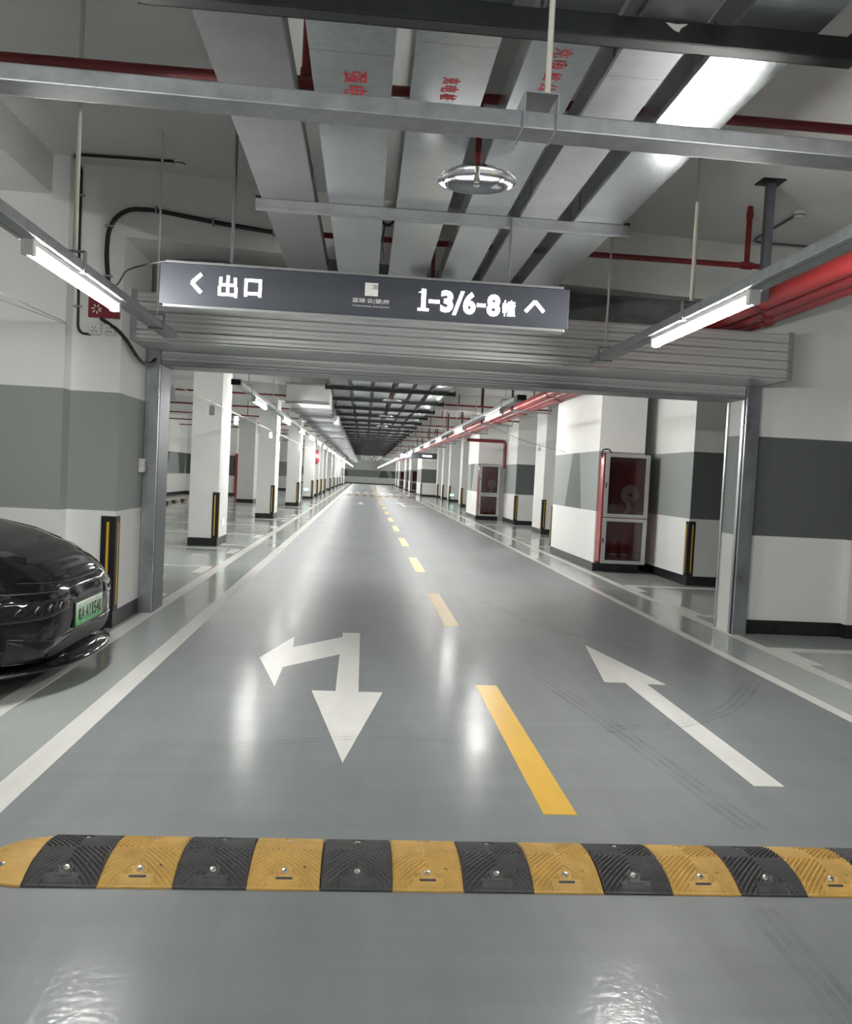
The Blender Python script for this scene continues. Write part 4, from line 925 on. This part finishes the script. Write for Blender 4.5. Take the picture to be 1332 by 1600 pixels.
# number plate
px = front_x(0, .45) + .012
plate = MB().box(px - .006, px + .004, CY - .255, CY + .255, .376, .524, .003).build('number_plate', 'plate_green', car, 'green number plate')
MB().box(px - .02, px - .004, CY - .275, CY + .275, .366, .534, .004).build('plate_holder', 'car_trim', car)
for body, vv, w in (('皖', -.205, .05), ('A', -.145, .05), ('·', -.102, .014), ('A', -.06, .048), ('Y', -.003, .048), ('1', .05, .024), ('5', .10, .044), ('4', .153, .044), ('0', .208, .044)):
    mb2 = fit(text_mb(body, .1, .0006, .001), w, .088 if body != '·' else .014); mb2.xform(frame_m((px + .005, CY + vv, .447), (0, 1, 0), (0, 0, 1))); mb2.build('plate_character', 'plate_ink', plate)
for vv in (-.12, .12):
    for z in (.392, .509): MB().lathe([(0, .004), (.006, .003), (.008, 0)], 10).xform(frame_m((px + .004, CY + vv, z), (0, 1, 0), (0, 0, 1))).build('plate_screw', 'bolt_steel', plate)
# cabin glass and roof
GH = [(1.35, .90, 1.06, 1.07), (1.5, .90, 1.06, 1.13), (1.9, .86, 1.06, 1.32), (2.3, .80, 1.06, 1.46), (2.7, .77, 1.06, 1.50), (3.3, .76, 1.06, 1.48), (3.9, .78, 1.06, 1.34), (4.5, .80, 1.06, 1.12), (4.6, .80, 1.05, 1.08)]
vs = []; m_ = 20
for d, hw, zb, zt in GH:
    for k in range(m_ + 1):
        an = PI * k / m_; c, s_ = math.cos(an), math.sin(an)
        vs.append((NX - d, CY + hw * math.copysign(abs(c) ** .55, c) , zb + (zt - zb) * abs(s_) ** .7))
MB().add(vs, [(i * (m_ + 1) + k, i * (m_ + 1) + k + 1, (i + 1) * (m_ + 1) + k + 1, (i + 1) * (m_ + 1) + k) for i in range(len(GH) - 1) for k in range(m_)], True).build('cabin_glass', 'car_glass', car)
for d in (.95, 3.95):
    for s_ in (-1, 1):
        yy = CY + s_ * .985
        w = MB().lathe([(.20, .1), (.31, .1), (.335, .07), (.335, -.07), (.31, -.1), (.20, -.1), (.2, .1)], 32).xform(frame_m((NX - d, yy, .337), (1, 0, 0), (0, 0, 1))).build('tyre', 'tyre', car)
        a = MB().lathe([(0, .02), (.06, .02), (.07, 0), (.2, 0), (.2, .09), (.21, .09)], 24)
        for k in range(5):
            an = 2 * PI * k / 5; a.box(-.018, .018, .05, .2, .0, .04)
            a.v[-8:] = [(x_ * math.cos(an) - y_ * math.sin(an), x_ * math.sin(an) + y_ * math.cos(an), z) for x_, y_, z in a.v[-8:]]
        a.xform(frame_m((NX - d, yy + s_ * .02, .337), (-s_, 0, 0), (0, 0, 1))).build('rim', 'car_silver', w)
# bonnet fold
for s_ in (-1, 1):
    MB().tube([(NX - d, CY + s_ * v, body_pt(d, math.acos(min(1, (v / section(d)[0]) ** 1.7)))[2] + .001) for d, v in ((.22, .50), (.4, .58), (.6, .64), (.9, .70), (1.3, .76))], .006, 6).build('bonnet_fold', 'car_black', car)
